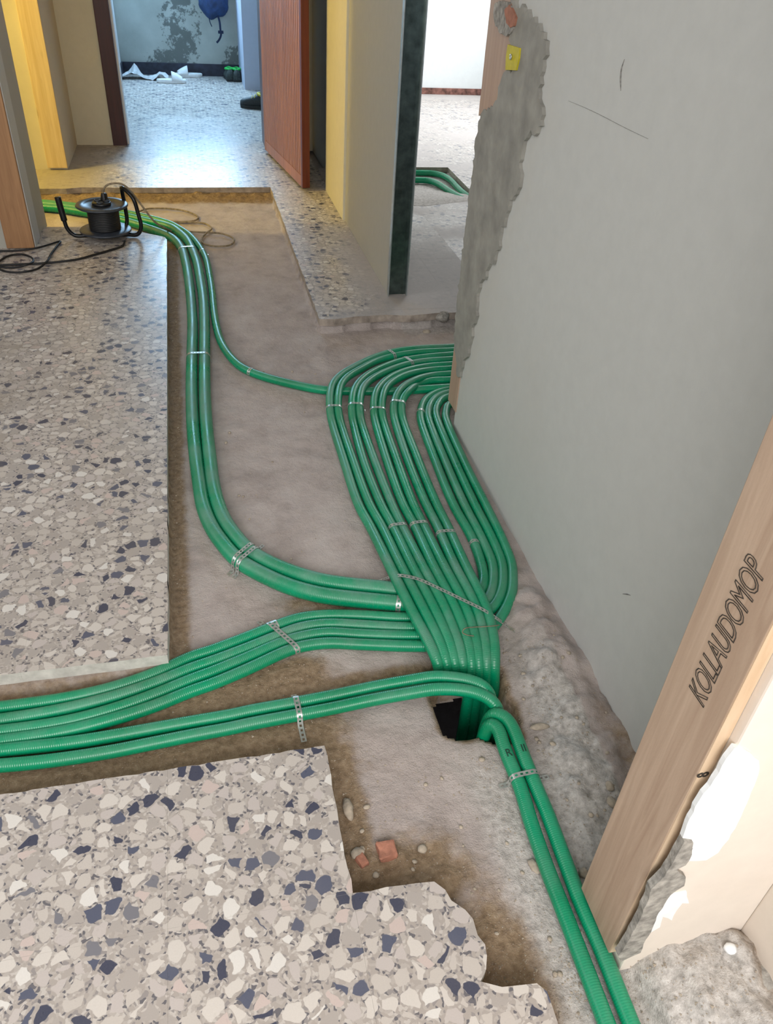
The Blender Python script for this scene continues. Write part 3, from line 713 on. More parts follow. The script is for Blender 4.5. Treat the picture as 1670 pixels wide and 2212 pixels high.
# ------------------------------------------------------------------ left and far timbers
tag(box('timber_post', -0.862, -0.742, 3.893, 3.915, 0.004, HC - 0.02, M['fir_orange'], bev=0.002), 'weathered orange-brown timber board on the wall end behind the cable reel', 'timber')
tag(box('timber_post', -0.838, -0.726, 5.302, 5.325, 0.012, HC - 0.02, M['fir_yellow'], bev=0.002), 'yellow-lit knotty timber board by the far doorway', 'timber')
dj = struct(box('trim_2', -0.495, -0.405, 5.945, 6.12, -0.02, 2.1, M['jamb'], bev=0.004), 'dark red wooden door jamb of the far doorway')
struct(box('trim_3', -0.405, -0.392, 5.99, 6.12, -0.02, 2.1, M['wall_white'], bev=0.002))
struct(box('trim_4', 0.52, 0.56, 5.945, 6.12, -0.02, 2.1, M['jamb'], bev=0.004))

# steel stud channel at the end of the stud wall
stud = empty('steel_stud', (0.833, 3.2, 0), 'dark galvanised steel stud channel capping the end of the grey partition', 'steel stud')
pchild(box('web', XR + 0.002, XR + 0.084, 3.207, 3.2135, 0.0, HC - 0.02, M['stud']), stud)
for a, b in ((XR - 0.0005, XR + 0.0035), (XR + 0.0815, XR + 0.0855)):
    pchild(box('flange', a, b, 3.186, 3.2135, 0.0, HC - 0.02, M['stud_edge'], bev=0.0005), stud)
for a in (XR + 0.0125, XR + 0.0705):
    pchild(box('lip', a - 0.004, a + 0.004, 3.2055, 3.2075, 0.0, HC - 0.02, M['stud']), stud)

# ------------------------------------------------------------------ grooved wooden door, standing ajar
h0 = un(573, 322, 0.02); h1 = un(655, 406, 0.02)
dv = (h1 - h0); dl = dv.length; da = math.atan2(dv.y, dv.x)
door = bpy.data.objects.new('door_1', None); COL.objects.link(door); door.location = (h0.x, h0.y, 0); door.rotation_euler = (0, 0, da)
struct(door, 'reddish brown wooden door with fine vertical grooves standing ajar'); 
TH = 0.042   # leaf thickness extends on local +y side (away from the hall's middle)
link('leaf', bm_mesh(box_bm(0.004, dl - 0.004, 0.006, TH - 0.002, 0.022, 2.06)), M['mahogany_dark'], door)
bm = bmesh.new(); ng = 24; gw = (dl - 0.07) / ng
for i in range(ng):
    a = 0.035 + i * gw; add_box(bm, a + 0.004, a + gw - 0.004, -0.003, 0.0075, 0.085, 2.0)
gp = link('grooved_panel', bm_mesh(bm), M['mahogany'], door)
link('stile', bm_mesh(box_bm(0, 0.034, -0.004, TH, 0.018, 2.06, 0.003)), M['mahogany'], door)
link('stile', bm_mesh(box_bm(dl - 0.034, dl, -0.004, TH, 0.018, 2.06, 0.003)), M['mahogany_dark'], door)
link('rail', bm_mesh(box_bm(0.034, dl - 0.034, -0.003, 0.02, 0.018, 0.082, 0.003)), M['mahogany'], door)
link('rail', bm_mesh(box_bm(0.034, dl - 0.034, -0.003, 0.02, 2.0, 2.06, 0.003)), M['mahogany'], door)

# ------------------------------------------------------------------ conduits
RS, RB = 0.0138, 0.0208
TUBES = {}
def z_(crop, pts):
    ox, oy, s = crop; return [(ox + a * s, oy + b * s) for a, b in pts]
c1 = (690, 730, 300 / 1670); c2 = (690, 900, 400 / 1670); c3 = (750, 1080, 400 / 1670); c4 = (800, 1220, 330 / 1670)
D_top = [
 [(1570,112),(1250,125),(950,158),(700,222),(450,335),(250,455),(160,560),(128,680),(125,780),(130,880),(150,1000)],
 [(1570,157),(1250,170),(950,208),(700,275),(500,375),(330,480),(250,590),(228,700),(222,800),(226,880),(250,1000)],
 [(1560,207),(1250,235),(1000,275),(750,360),(550,470),(445,580),(402,690),(393,800),(392,900),(405,1000)],
 [(1560,262),(1250,285),(1000,335),(750,430),(600,520),(520,610),(490,720),(482,800),(486,900),(502,1000)],
 [(1560,325),(1300,345),(1050,395),(850,480),(740,570),(680,660),(658,760),(656,850),(664,960)],
 [(1560,375),(1300,395),(1050,445),(880,530),(800,610),(765,700),(750,790),(750,880),(765,980)],
 [(1555,437),(1350,455),(1150,510),(1010,590),(935,680),(902,770),(893,850),(900,950)],
 [(1555,507),(1350,515),(1200,560),(1080,640),(1012,720),(988,800),(987,880),(1000,970)]]
D_996 = [222, 305, 398, 497, 610, 700, 800, 893]; D_1092 = [355, 455, 557, 655, 757, 850, 965, 1060]
D_1137 = [208, 312, 410, 495, 610, 693, 812, 905]; D_1220 = [205, 325, 445, 560, 678, 795, 915, 1035]
D_1319 = [452, 585, 705, 820, 935, 1050, 1165, 1270]; D_1398 = [665, 778, 880, 972, 1080, 1165, 1258, 1355]
D_1437 = [745, 838, 925, 1010, 1105, 1185, 1268, 1352]
ordn = ['outermost', 'second', 'third', 'fourth', 'fifth', 'sixth', 'seventh', 'innermost']
def conduit(key, S, r, mat, label, group):
    S = smooth_path(S, 3)
    TUBES[key] = (S, r)
    return tag(link('conduit', tube_mesh(S, r, 16), M[mat], None), label, 'conduit', group)
for i in range(8):
    P = []
    top = z_(c1, D_top[i])
    a, b = un(*top[0], ZB + RS), un(*top[2], ZB + RS)
    e0 = Vector((1.9 + 0.0 * i, a.y + 0.02, ZB + RS)); P.append(e0); P.append(Vector((1.3, a.y + 0.015, ZB + RS)))
    for q in top:
        lift = 0.030 * max(0.0, 1 - abs(q[1] - 846) / 62.0) ** 0.7 if q[0] < 900 else 0.0
        P.append(un(*q, ZB + RS + 0.002 + lift))
    P.append(un(*z_(c2, [(D_996[i], 400)])[0], ZB + RS + 0.002))
    P.append(un(*z_(c2, [(D_1092[i], 800)])[0], ZB + RS + 0.002))
    P.append(un(*z_(c3, [(D_1137[i], 240)])[0], ZB + RS + 0.004))
    P.append(un(*z_(c4, [(D_1220[i], 0)])[0], ZB + RS + 0.026))
    P.append(un(*z_(c4, [(D_1319[i], 500)])[0], ZB + RS + 0.034))
    P.append(un(*z_(c4, [(D_1398[i], 900)])[0], ZB + RS + 0.030))
    p = un(*z_(c4, [(D_1437[i], 1090)])[0], ZB + RS + 0.014); P.append(p)
    if i < 4:                                   # these swing back under the slab once through the hole
        P += [Vector((p.x + 0.010, p.y + 0.004, -0.085)), Vector((p.x + 0.015, p.y + 0.045, -0.16)), Vector((p.x + 0.02, p.y + 0.16, -0.24)), Vector((p.x + 0.02, p.y + 0.40, -0.30))]
    else:
        tx = 0.518 + 0.022 * (i - 4); ty = 1.094
        P += [Vector((p.x * 0.55 + tx * 0.45, p.y * 0.6 + ty * 0.4 - 0.006, -0.10)), Vector((tx, ty, -0.20)), Vector((tx, ty, -0.95))]
    conduit('D%d' % (i + 1), spline(P, 0.012), RS, 'conduit_dusty' if i % 3 == 0 else 'conduit',
            '%s of eight green conduits sweeping from the side doorway down into the hole' % ordn[i], 'eight green conduits bent round into the hole')
# four inner conduits: hug the wall, turn back under the bundle and leave to the left
I_top = [[(1520,630),(1400,665),(1285,735),(1232,820),(1216,900),(1222,1000)], [(1520,670),(1420,710),(1342,790),(1312,870),(1310,960)],
         [(1515,720),(1450,770),(1408,850),(1402,930)], [(1562,800),(1526,880),(1517,950)]]
I_996 = [1045, 1132, 1218, 1302]; I_1092 = [1210, 1308, 1402, 1500]; I_1164 = [1127, 1212, 1305, 1395]
I_low = [[(1213,0),(1240,150),(1232,230),(1190,310)], [(1335,0),(1345,150),(1333,260),(1280,390)], [(1440,0),(1450,150),(1438,280),(1378,420),(1320,490)], [(1545,0),(1556,150),(1548,300),(1480,480),(1400,610),(1362,665)]]
B_pts = [
 [(878,1335),(779,1330),(704.5,1329),(645,1336),(594,1353),(525,1380),(450,1408),(419,1417),(329,1457),(239.5,1487),(150,1507.5),(60,1521),(0,1528.5),(-90,1538),(-200,1545)],
 [(884,1356),(779,1351),(704.5,1348),(645,1357),(600,1374),(525,1404),(450,1432),(419,1442),(329,1478),(239,1507.5),(150,1530),(60,1547),(0,1555.5),(-90,1566),(-200,1574)],
 [(890,1374),(779,1371),(704,1367),(645,1377),(609,1388),(525,1424.5),(450,1455),(419,1466),(329,1503),(239,1534.5),(150,1558),(60,1573),(0,1580),(-90,1591),(-200,1600)],
 [(905,1396),(779,1392),(704,1389),(645,1398),(618,1407),(525,1450),(450,1481),(419,1491),(329,1527),(239,1555.5),(150,1578),(60,1593),(0,1601),(-90,1612),(-200,1622)]]
mids = [[(1000,1300),(940,1328)], [(1010,1328),(950,1350)], [(1020,1345),(960,1370)], [(1035,1374),(970,1393)]]
iord = ['outermost', 'second', 'third', 'innermost']
for i in range(4):
    top = z_(c1, I_top[i]); a = un(*top[0], ZB + RS)
    P = [Vector((1.9, a.y + 0.03, ZB + RS)), Vector((1.2, a.y + 0.025, ZB + RS))]
    P += [un(*q, ZB + RS + 0.001) for q in top]
    P.append(un(*z_(c2, [(I_996[i], 400)])[0], ZB + RS + 0.001)); P.append(un(*z_(c2, [(I_1092[i], 800)])[0], ZB + RS + 0.001)); P.append(un(*z_(c3, [(I_1164[i], 350)])[0], ZB + RS + 0.001))
    P += [un(*q, ZB + RS + 0.001) for q in z_(c4, I_low[i])]
    P += [un(*q, ZB + RS) for q in mids[i]]
    P += [un(*q, ZB + RS + 0.001) for q in B_pts[i]]
    P += [Vector((-1.3, P[-1].y - 0.004, ZB + RS + 0.001)), Vector((-2.5, P[-1].y - 0.01, ZB + RS + 0.001))]
    conduit('I%d' % (i + 1), spline(P, 0.012), RS, 'conduit' if i != 1 else 'conduit_dusty',
            'green conduit of the four looping under the bundle, %s' % ('farthest from the wall' if i == 0 else ['', 'second farthest from the wall', 'third farthest from the wall', 'closest to the wall'][i]), 'four green conduits turning under the bundle')
# two big conduits and the thin one along the slab
A1 = [(839,1273),(749,1264),(690,1255),(630,1237),(582,1217),(538,1191.5),(514.5,1166),(489,1132),(472,1094),(461,1051),(453,987.5),(446.5,924),(443,866),(442,813),(442,759),(442,705),(439.6,651),(433,606),(426,569),(413,535),(402.5,517),(388,504),(370,492),(309,477),(269,468),(134,446),(60,440),(-60,436)]
A2 = [(839,1302),(749,1293),(690,1285),(630,1269),(570,1243),(514,1211),(485,1179),(459,1143),(440,1098),(431.6,1051),(423,987.5),(417,924),(414.5,866),(414,813),(415,759),(416,705),(413,651),(408,606),(402,571),(393.5,540),(381,522),(366,511),(309,490),(269,478),(134,452),(60,447),(-60,444)]
A3 = [(1010,835),(965,838),(888,843),(845,845),(801,845),(753,845),(700,843),(640,832),(570,814),(527,797),(500,774),(478.5,741),(467.6,705),(462,669),(458.6,633),(453,597),(446,562),(435,539),(422,521),(406,505),(388,494),(370,484),(309,467),(269,459),(134,441),(60,435),(-60,430)]
PA = [un(905, 1283, ZB + RB), un(880, 1279, ZB + RB)] + [un(a, b, ZB + RB + 0.001) for a, b in A1]
conduit('A1', spline(PA, 0.02), RB, 'conduit_dusty', 'thick dusty green conduit of the slab-side pair, on the side away from the slab', 'thick green conduits along the slab')
PA = [un(915, 1309, ZB + RB), un(885, 1306, ZB + RB)] + [un(a, b, ZB + RB + 0.001) for a, b in A2]
conduit('A2', spline(PA, 0.02), RB, 'conduit_dusty', 'thick dusty green conduit of the slab-side pair, next to the terrazzo slab', 'thick green conduits along the slab')
PA = [Vector((1.9, 2.52, ZB + 0.0155)), Vector((1.3, 2.50, ZB + 0.0155))] + [un(a, b, ZB + 0.0165) for a, b in A3]
conduit('A3', spline(PA, 0.02), 0.0155, 'conduit', 'single thin green conduit curving off the thick pair and under the bundle', None)
C1 = [(-200,1636),(-90,1629),(0,1621),(60,1615),(150,1605),(239,1591),(329,1575),(419,1559),(500,1545),(540,1536),(630,1520),(719,1503),(809,1484),(899,1468),(937,1462),(976,1464),(1014,1470),(1042,1481)]
C2 = [(-200,1672),(-90,1663),(0,1654),(60,1649),(150,1638),(239,1624),(329,1606),(419,1588),(500,1573),(540,1564),(630,1547),(719,1530),(809,1511),(899,1495),(937,1489),(995,1490),(1033,1498),(1058,1510)]
for key, Cp, lab in (('C1', C1, 'green conduit bending from the trench into the hole, four-conduit side of its pair'), ('C2', C2, 'green conduit bending from the trench into the hole, broken-tile side of its pair')):
    P = []
    for a, b in Cp:
        z = ZB + RS + 0.002
        if a > 700: z += 0.030 * min(1, (a - 700) / 230.0)
        P.append(un(a, b, z))
    P = [Vector((-2.5, P[0].y - 0.01, ZB + RS + 0.002)), Vector((-1.3, P[0].y - 0.004, ZB + RS + 0.002))] + P
    p = P[-1]
    P += [Vector((p.x + 0.014, p.y - 0.014, p.z - 0.014)), Vector((p.x + 0.019, p.y - 0.019, p.z - 0.05)), Vector((p.x + 0.016, p.y - 0.02, p.z - 0.14)), Vector((p.x + 0.010, p.y - 0.02, p.z - 0.34))]
    conduit(key, spline(P, 0.010), RS, 'conduit', lab, 'two green conduits from the left trench into the hole')
E1 = [(1089,1548),(1104,1565),(1116,1592),(1130,1631),(1159,1702),(1183,1759),(1211,1834.5),(1254,1948),(1296,2043),(1358,2199),(1425,2360)]
E2 = [(1076,1572),(1084,1600),(1096,1633),(1121,1692.6),(1149.6,1785),(1183,1880),(1220.6,1976),(1258,2074),(1306,2200),(1366,2360)]
def econd(key, Ep, lab, lead):
    P = [] 
    for n, (a, b) in enumerate(Ep):
        t = min(1, max(0, (b - 1548) / 130.0)); P.append(un(a, b, (ZB + RS + 0.004) + (1 - t) * (0.020)))
    p = P[0]; P = [Vector((p.x - lead, p.y + 0.018, p.z - 0.36)), Vector((p.x - lead, p.y + 0.018, p.z - 0.14)), Vector((p.x - lead * 0.95, p.y + 0.016, p.z - 0.035)), Vector((p.x - lead * 0.55, p.y + 0.012, p.z + 0.001))] + P
    q_ = P[-1] - P[-2]; P += [P[-1] + q_ * 1.5, P[-1] + q_ * 6]
    conduit(key, spline(P, 0.010), RS + 0.0006, 'conduit_clean', lab, 'two green conduits rising from the hole')
econd('E1', E1, 'green conduit climbing out of the hole and running past the timber jamb, jamb side', 0.028)
econd('E2', E2, 'green conduit climbing out of the hole and running past the broken tiles, tile side', 0.02)
def label_mark(txt, px, size, key, rot, lab):
    S, r = TUBES[key]
    best = None
    q = un(px[0], px[1], ZB + 2 * RS)
    i = int(np.argmin(np.hypot(S[:, 0] - q.x, S[:, 1] - q.y) + (S[:, 2] < -0.08) * 9)); p = Vector(S[i]); t = Vector(S[min(i + 1, len(S) - 1)] - S[i - 1]).normalized()
    side = t.cross(Vector((0, 0, 1))).normalized(); upv = side.cross(t).normalized()
    view = (Vector((0, 0, CAM_H)) - p).normalized(); nrm = (upv * 0.85 + Vector((0, -1, 0)) * 0.15); nrm = (nrm - t * nrm.dot(t)).normalized()
    s2 = t.cross(nrm).normalized()
    me = text_mesh(txt, size, 0.0003, 0.0002); mx = max(v.co.x for v in me.vertices)
    for v in me.vertices:                                             # wrap the marker stroke on the round pipe
        a = -(v.co.x - mx / 2) / (r + 0.0004); d = v.co.y - size * 0.35
        v.co = p + (nrm * math.cos(a) + s2 * math.sin(a)) * (r + 0.0004 + v.co.z) - t * d * 1.0
    return me, lab
for txt, px, key in (('R', (1097, 1632), 'E2'), ('II', (1127, 1618), 'E1')):
    me_, _l = label_mark(txt, px, 0.022, key, 0, '')
    host = [o for o in COL.objects if o.name.startswith('conduit') and o.data and o.get('label', '').startswith('green conduit climbing') and (('jamb side' in o['label']) == (key == 'E1'))][0]
    link('marker_letter', me_, M['ink_dark'], host)
# two conduits in the pit of the side room
R1 = [(901,373),(932,374),(955,379),(972.5,389),(987,404),(999,415.6),(1014,426)]
R2 = [(901,389),(925,390),(947,398),(969.5,412.6),(992,426),(1013,436.5)]
for Rp, lab in ((R1, 'green conduit in the side room pit, along the far edge of the tiles'), (R2, 'green conduit in the side room pit, on the doorway side of its twin')):
    P = [un(a, b, ZB + 0.022) for a, b in Rp]
    d0 = (P[0] - P[1]).normalized(); d1 = (P[-1] - P[-2]).normalized()
    P = [P[0] + d0 * 0.35] + P + [P[-1] + d1 * 0.3 + Vector((0, -.05, 0)), P[-1] + d1 * 0.6 + Vector((-0.05, -.3, 0))]
    conduit('R' + lab[-4:], spline(P, 0.02), 0.0185, 'conduit_clean', lab, 'conduits in the side room pit')

# ------------------------------------------------------------------ perforated metal straps
def ribbon(path, wdir, w, name='strap', cell=0.011):
    """perforated ribbon following `path`; wdir = width direction per point"""
    path = np.asarray(path); L = np.concatenate([[0], np.cumsum(np.linalg.norm(np.diff(path, axis=0), axis=1))])
    n = max(3, int(L[-1] / cell)); s = np.linspace(0, L[-1], n * 4 + 1)
    C = np.stack([np.interp(s, L, path[:, k]) for k in range(3)], -1)
    Wd = np.asarray(wdir)
    verts = []; faces = []
    offs = (-0.5, -0.2, 0.2, 0.5)
    for c in C:
        for o in offs: verts.append(c + Wd * o * w)
    for i in range(n * 4):
        for j in range(3):
            if j == 1 and i % 4 in (1, 2): continue
            a = i * 4 + j; faces.append((a, a + 1, a + 5, a + 4))
    me = bpy.data.meshes.new(name); me.from_pydata([tuple(v) for v in verts], [], faces); me.update(); return me
def strap(keys, px, w=0.011, fl=(0.016, 0.016), label='', skew=0.0, off=0.0012):
    S0, r0 = TUBES[keys[0]]
    q = un(px[0], px[1], ZB + 2 * r0)
    ok = S0[:, 2] > -0.08
    i = int(np.argmin(np.hypot(S0[:, 0] - q.x, S0[:, 1] - q.y) + (~ok) * 9)); i = min(max(i, 1), len(S0) - 2)
    P0 = S0[i]; t = S0[i + 1] - S0[i - 1]; t[2] = 0; t /= np.linalg.norm(t)
    lat = np.array([t[1], -t[0], 0.0])
    d = lat + t * skew; 
    cs = []
    for k in keys:
        S, r = TUBES[k]; okk = (S[:, 2] > -0.08) & (np.hypot(S[:, 0] - P0[0], S[:, 1] - P0[1]) < 0.4)
        rel = S - P0; al = rel @ t - (rel @ lat) * skew
        j = int(np.argmin(np.abs(al) + (~okk) * 9)); cs.append(((S[j] - P0) @ lat, S[j][2], r))
    cs.sort()
    zg = min(c[1] - c[2] for c in cs) + 0.0015
    pts = []
    s, z, r = cs[0]; R = r + off
    if fl[0] > 0: pts += [(s - R - fl[0], zg), (s - R - 0.003, zg + 0.001)]
    for a in np.linspace(math.radians(195), math.radians(90), 8): pts.append((s + R * math.cos(a), z + R * math.sin(a)))
    for s, z, r in cs[1:-1]:
        pts.append((s, z + r + off))
    s, z, r = cs[-1]; R = r + off
    for a in np.linspace(math.radians(90), math.radians(-15), 8): pts.append((s + R * math.cos(a), z + R * math.sin(a)))
    if fl[1] > 0: pts += [(s + R + 0.003, zg + 0.001), (s + R + fl[1], zg)]
    path = np.array([P0 + d * a + np.array([0, 0, b - P0[2]]) for a, b in pts])
    o = link('perforated_strap', ribbon(path, t, w), M['metal'])
    md = o.modifiers.new('thickness', 'SOLIDIFY'); md.thickness = 0.0008; md.offset = 1
    return tag(o, label, 'metal strap', 'perforated metal straps')
strap(['A2', 'A1'], (405, 533), 0.012, (0, 0), 'perforated metal strap across the thick conduit pair where it bends beside the cable reel')
strap(['A3'], (434, 538), 0.010, (0, 0.01), 'perforated metal strap round the thin conduit beside the far bend of the thick pair')
strap(['A2', 'A1'], (430, 763), 0.012, (0.004, 0.004), 'perforated metal strap across the thick conduit pair midway along the slab')
strap(['A3'], (528, 806), 0.013, (0.0, 0.0), 'perforated metal strap round the thin conduit where it curves toward the bundle')
strap(['A2', 'A1'], (505, 1200), 0.011, (0.02, 0.035), 'long-tailed perforated metal strap over the lower bend of the thick conduit pair', skew=0.25)
strap(['A2', 'A1'], (518, 1213), 0.012, (0.018, 0.0), 'short-tailed perforated metal strap over the lower bend of the thick conduit pair', skew=0.15)
strap(['A1', 'A2'], (862, 1298), 0.012, (0, 0.004), 'perforated metal strap over the thick conduit pair right where it meets the bundle')
strap(['D1', 'D2'], (857, 768), 0.012, (0, 0), 'perforated metal strap over the outermost conduit pair near the side doorway')
strap(['D3', 'D4'], (888, 780), 0.012, (0, 0), 'perforated metal strap over the second conduit pair near the side doorway')
strap(['D1', 'D2'], (720, 887), 0.011, (0.0, 0.0), 'perforated metal strap over the outermost conduit pair at the far bend')
strap(['D3', 'D4'], (768, 882), 0.011, (0.006, 0.0), 'perforated metal strap over the second conduit pair at the far bend')
strap(['D5', 'D6'], (816, 888), 0.011, (0.006, 0.0), 'perforated metal strap over the third conduit pair at the far bend')
strap(['D7', 'D8'], (856, 878), 0.011, (0.0, 0.0), 'perforated metal strap over the fourth conduit pair at the far bend')
strap(['I1'], (910, 886), 0.011, (0.0, 0.0), 'perforated metal strap round the wall-hugging conduit at the far bend')
strap(['D3', 'D4'], (858, 1138), 0.011, (0.004, 0.0), 'perforated metal strap over the second conduit pair halfway down the bundle')
strap(['D5', 'D6'], (901, 1130), 0.011, (0.004, 0.0), 'perforated metal strap over the third conduit pair halfway down the bundle')
strap(['D7', 'D8'], (957, 1153), 0.011, (0.004, 0.0), 'perforated metal strap over the fourth conduit pair halfway down the bundle')
strap(['I1'], (1019, 1168), 0.011, (0.004, 0.0), 'perforated metal strap round the wall-hugging conduit beside the U-turn')
strap(['I1', 'I2', 'I3', 'I4'], (590, 1355), 0.013, (0.0, 0.03), 'perforated metal strap across the row of four conduits above the left trench', skew=0.22)
strap(['I1'], (602, 1352), 0.012, (0.006, 0.0), 'short perforated metal strap end on the first of the four conduits')
strap(['C1', 'C2'], (645, 1522), 0.012, (0.018, 0.045), 'perforated metal strap across the conduit pair in the left trench with bent tail')
strap(['E2', 'E1'], (1115, 1676), 0.011, (0.024, 0.02), 'perforated metal strap across the conduit pair rising from the hole')
# long strap lying diagonally over the bundle
lp = [un(800,1262,ZB+0.004), un(822,1254,ZB+0.006), un(845,1246,ZB+0.040)]
lp += [un(a, b, ZB + RS * 2 + h) for a, b, h in [(862,1243,0.0305),(900,1250,0.031),(950,1272,0.033),(1000,1296,0.035),(1045,1318,0.036),(1070,1334,0.024)]] + [un(1092,1350,ZB+0.008), un(1112,1364,ZB+0.012)]
LS = spline(lp, 0.01); wv = np.array([0.35, 0.93, 0.05]); wv /= np.linalg.norm(wv)
ls = link('perforated_strap', ribbon(LS, wv, 0.010), M['metal']); md = ls.modifiers.new('thickness', 'SOLIDIFY'); md.thickness = 0.0008
tag(ls, 'long perforated metal strap lying diagonally over the whole eight-conduit bundle', 'metal strap', 'perforated metal straps')
wr = [un(a, b, ZB + 2 * RS + h) for a, b, h in [(1024,1374,0.034),(1010,1372,0.034),(999,1366,0.034),(1004,1358,0.036),(1020,1355,0.037),(1040,1354,0.037),(1068,1352,0.036),(1078,1350,0.022)]]
tag(link('tie_wire', tube_mesh(spline(wr, 0.004), 0.0011, 6), M['cable_dust']), 'thin dark tie wire looped over the bundle just above the hole', 'wire')

# ------------------------------------------------------------------ cable reel and its cable
rc = un(231, 512, 0.0)
reel = empty('cable_reel', (rc.x, rc.y, 0), 'black cable reel with tubular carrying frame lying on the slab corner', 'cable reel')
link('flange', lathe_mesh([(0.03, 0.030), (0.118, 0.030), (0.121, 0.033), (0.121, 0.037), (0.118, 0.040), (0.07, 0.041)], 40), M['greyplastic'], reel)
link('flange', lathe_mesh([(0.07, 0.147), (0.118, 0.147), (0.121, 0.150), (0.121, 0.153), (0.117, 0.157), (0.088, 0.158), (0.085, 0.154), (0.045, 0.153)], 40), M['greyplastic'], reel)
prof = [(0.06, 0.041)]
for k in range(13): zc = 0.046 + k * 0.008; prof += [(0.070, zc - 0.003), (0.074, zc), (0.070, zc + 0.003)]
prof += [(0.06, 0.147)]
link('cable_winding', lathe_mesh(prof, 36), M['cable_black'], reel)
hub = link('hub', lathe_mesh([(0.044, 0.150), (0.044, 0.163), (0.040, 0.167), (0.012, 0.167)], 28), M['black'], reel)
for a in (0.3, 2.4, 4.5):
    link('socket', lathe_mesh([(0.015, 0.1665), (0.015, 0.172), (0.012, 0.173), (0.011, 0.169)], 16, loc=(0.026 * math.cos(a), 0.026 * math.sin(a), 0)), M['greyplastic'], hub)
link('crank_knob', lathe_mesh([(0.013, 0.158), (0.013, 0.182), (0.010, 0.186)], 16, loc=(0.012, 0.072, 0)), M['black'], reel)
fr = [(-0.19, -0.01, 0.185), (-0.182, -0.012, 0.10), (-0.172, -0.014, 0.045), (-0.145, -0.015, 0.016), (-0.08, -0.012, 0.0135), (0.0, -0.008, 0.0135), (0.10, -0.01, 0.0135), (0.145, -0.018, 0.0155), (0.168, -0.024, 0.05), (0.163, -0.026, 0.12), (0.150, -0.022, 0.185), (0.125, 0.0, 0.212), (0.100, 0.03, 0.222), (0.098, 0.05, 0.20), (0.100, 0.07, 0.12), (0.098, 0.075, 0.05), (0.085, 0.065, 0.020), (0.05, 0.04, 0.0135), (0.0, 0.01, 0.0135)]
link('carrying_frame', tube_mesh(spline(fr, 0.008), 0.0095, 12), M['blacksteel'], reel)
link('grip', tube_mesh(spline([(-0.1905, -0.01, 0.192), (-0.186, -0.011, 0.14), (-0.180, -0.0125, 0.085)], 0.006), 0.0145, 14), M['black'], reel)
S = [(0.012, 0.03, 0.168), (0.012, 0.03, 0.20), (0.03, 0.025, 0.232), (0.07, 0.02, 0.245), (0.115, 0.02, 0.235)]
plug = link('plug', tube_mesh(spline([(0.012, 0.03, 0.165), (0.012, 0.03, 0.185), (0.013, 0.03, 0.198)], 0.004), np.linspace(0.017, 0.011, len(spline([(0.012, 0.03, 0.165), (0.012, 0.03, 0.185), (0.013, 0.03, 0.198)], 0.004))), 14), M['black'], reel)
cz = ZB + 0.008
air = [Vector((rc.x + a, rc.y + b, c)) for a, b, c in S]
gc = [un(333, 478, 0.075), un(352, 490, 0.03)] + [un(a, b, cz + 0.002) for a, b in [(378,500),(400,500),(440,502),(476,504),(500,512),(506,520),(495,530),(465,532),(440,526),(436,516),(443.8,505.1),(456.8,493.0),(441.1,482.5),(416.9,480.3),(363.0,480.9),(338.7,478.7),(329.3,476.3),(338.7,474.4),(365.7,477.6),(403.4,479.0),(422.3,475.5),(428.2,468.7),(403.4,456.6),(371.1,451.2),(338.7,449.9),(317.2,451.2),(301.0,456.6)]]
tag(link('dusty_cable', tube_mesh(spline(air + gc, 0.012), 0.0048, 8), M['cable_dust']), 'dusty brown cable leaving the reel in loose loops on the trench bed', 'cable')
zc = 0.006
k1 = [un(270,520,0.02), un(266,530,zc), un(236,541,zc), (un(201,551,zc)), un(168,560,zc), un(100,568,zc), un(40,571,zc), un(0,573,zc), un(-60,576,zc)]
tag(link('black_cable', tube_mesh(spline(k1, 0.015), 0.005, 8), M['cable_black']), 'black rubber cable running from the reel across the terrazzo slab', 'cable')
k2 = [un(-50,540,zc), un(0,542,zc), un(40,541,zc), un(78,536,zc + 0.004), un(110,527,zc), un(130,521,zc), un(124,530,zc), un(110,549,zc), un(100,566,zc + 0.011), un(84,579,zc), un(55,587,zc), un(25,588,zc), un(0,582,zc), un(-10,574,zc + 0.012), un(2,562,zc), un(18,553,zc), un(42,549,zc), un(66,555,zc), un(72,563,zc), un(60,571,zc + 0.010), un(30,578,zc), un(-30,574,zc + 0.01), un(-70,572,zc)]
tag(link('black_cable', tube_mesh(spline(k2, 0.012), 0.0045, 8), M['cable_black']), 'black cable coiled loosely below the weathered timber board', 'cable')

# ------------------------------------------------------------------ far room: bag, slippers, shoes, paper
by = 8.79
bc = aty(461, 8, by)
bag = empty('backpack', (bc.x, by, bc.z), 'blue nylon bag hanging on the stained far wall', 'bag')
bm = bmesh.new(); bmesh.ops.create_icosphere(bm, subdivisions=4, radius=1.0)
for v in bm.verts:
    c = v.co.copy(); n_ = mnoise.fractal((c.x * 2.2, c.y * 2.2, c.z * 2.2), 1, 2, 4)
    w = 0.135 * (1.0 if c.z < 0.2 else 1 - 0.35 * (c.z - 0.2)); v.co = Vector((c.x * w, c.y * 0.075, c.z * (0.12 if c.z < 0 else 0.26))) * (1 + 0.08 * n_)
    v.co.z += 0.012 * math.sin(c.x * 6)
link('body', bm_mesh(bm, smooth=True), M['bag'], bag)
def loc3(pl): return [Vector((a, b, c)) for a, b, c in pl]
link('strap', tube_mesh(spline(loc3([(0.03,-0.03,-0.08),(0.045,-0.03,-0.14),(0.048,-0.03,-0.20),(0.05,-0.03,-0.245),(0.03,-0.03,-0.285),(0.005,-0.03,-0.31)]), 0.01), 0.009, 8), M['bagdark'], bag)
link('buckle', bm_mesh(box_bm(0.025, 0.075, -0.04, -0.022, -0.235, -0.21, 0.004)), M['bagdark'], bag)
link('strap', tube_mesh(spline(loc3([(-0.05,-0.03,-0.08),(-0.045,-0.03,-0.14),(-0.03,-0.03,-0.18)]), 0.01), 0.004, 8), M['bagdark'], bag)

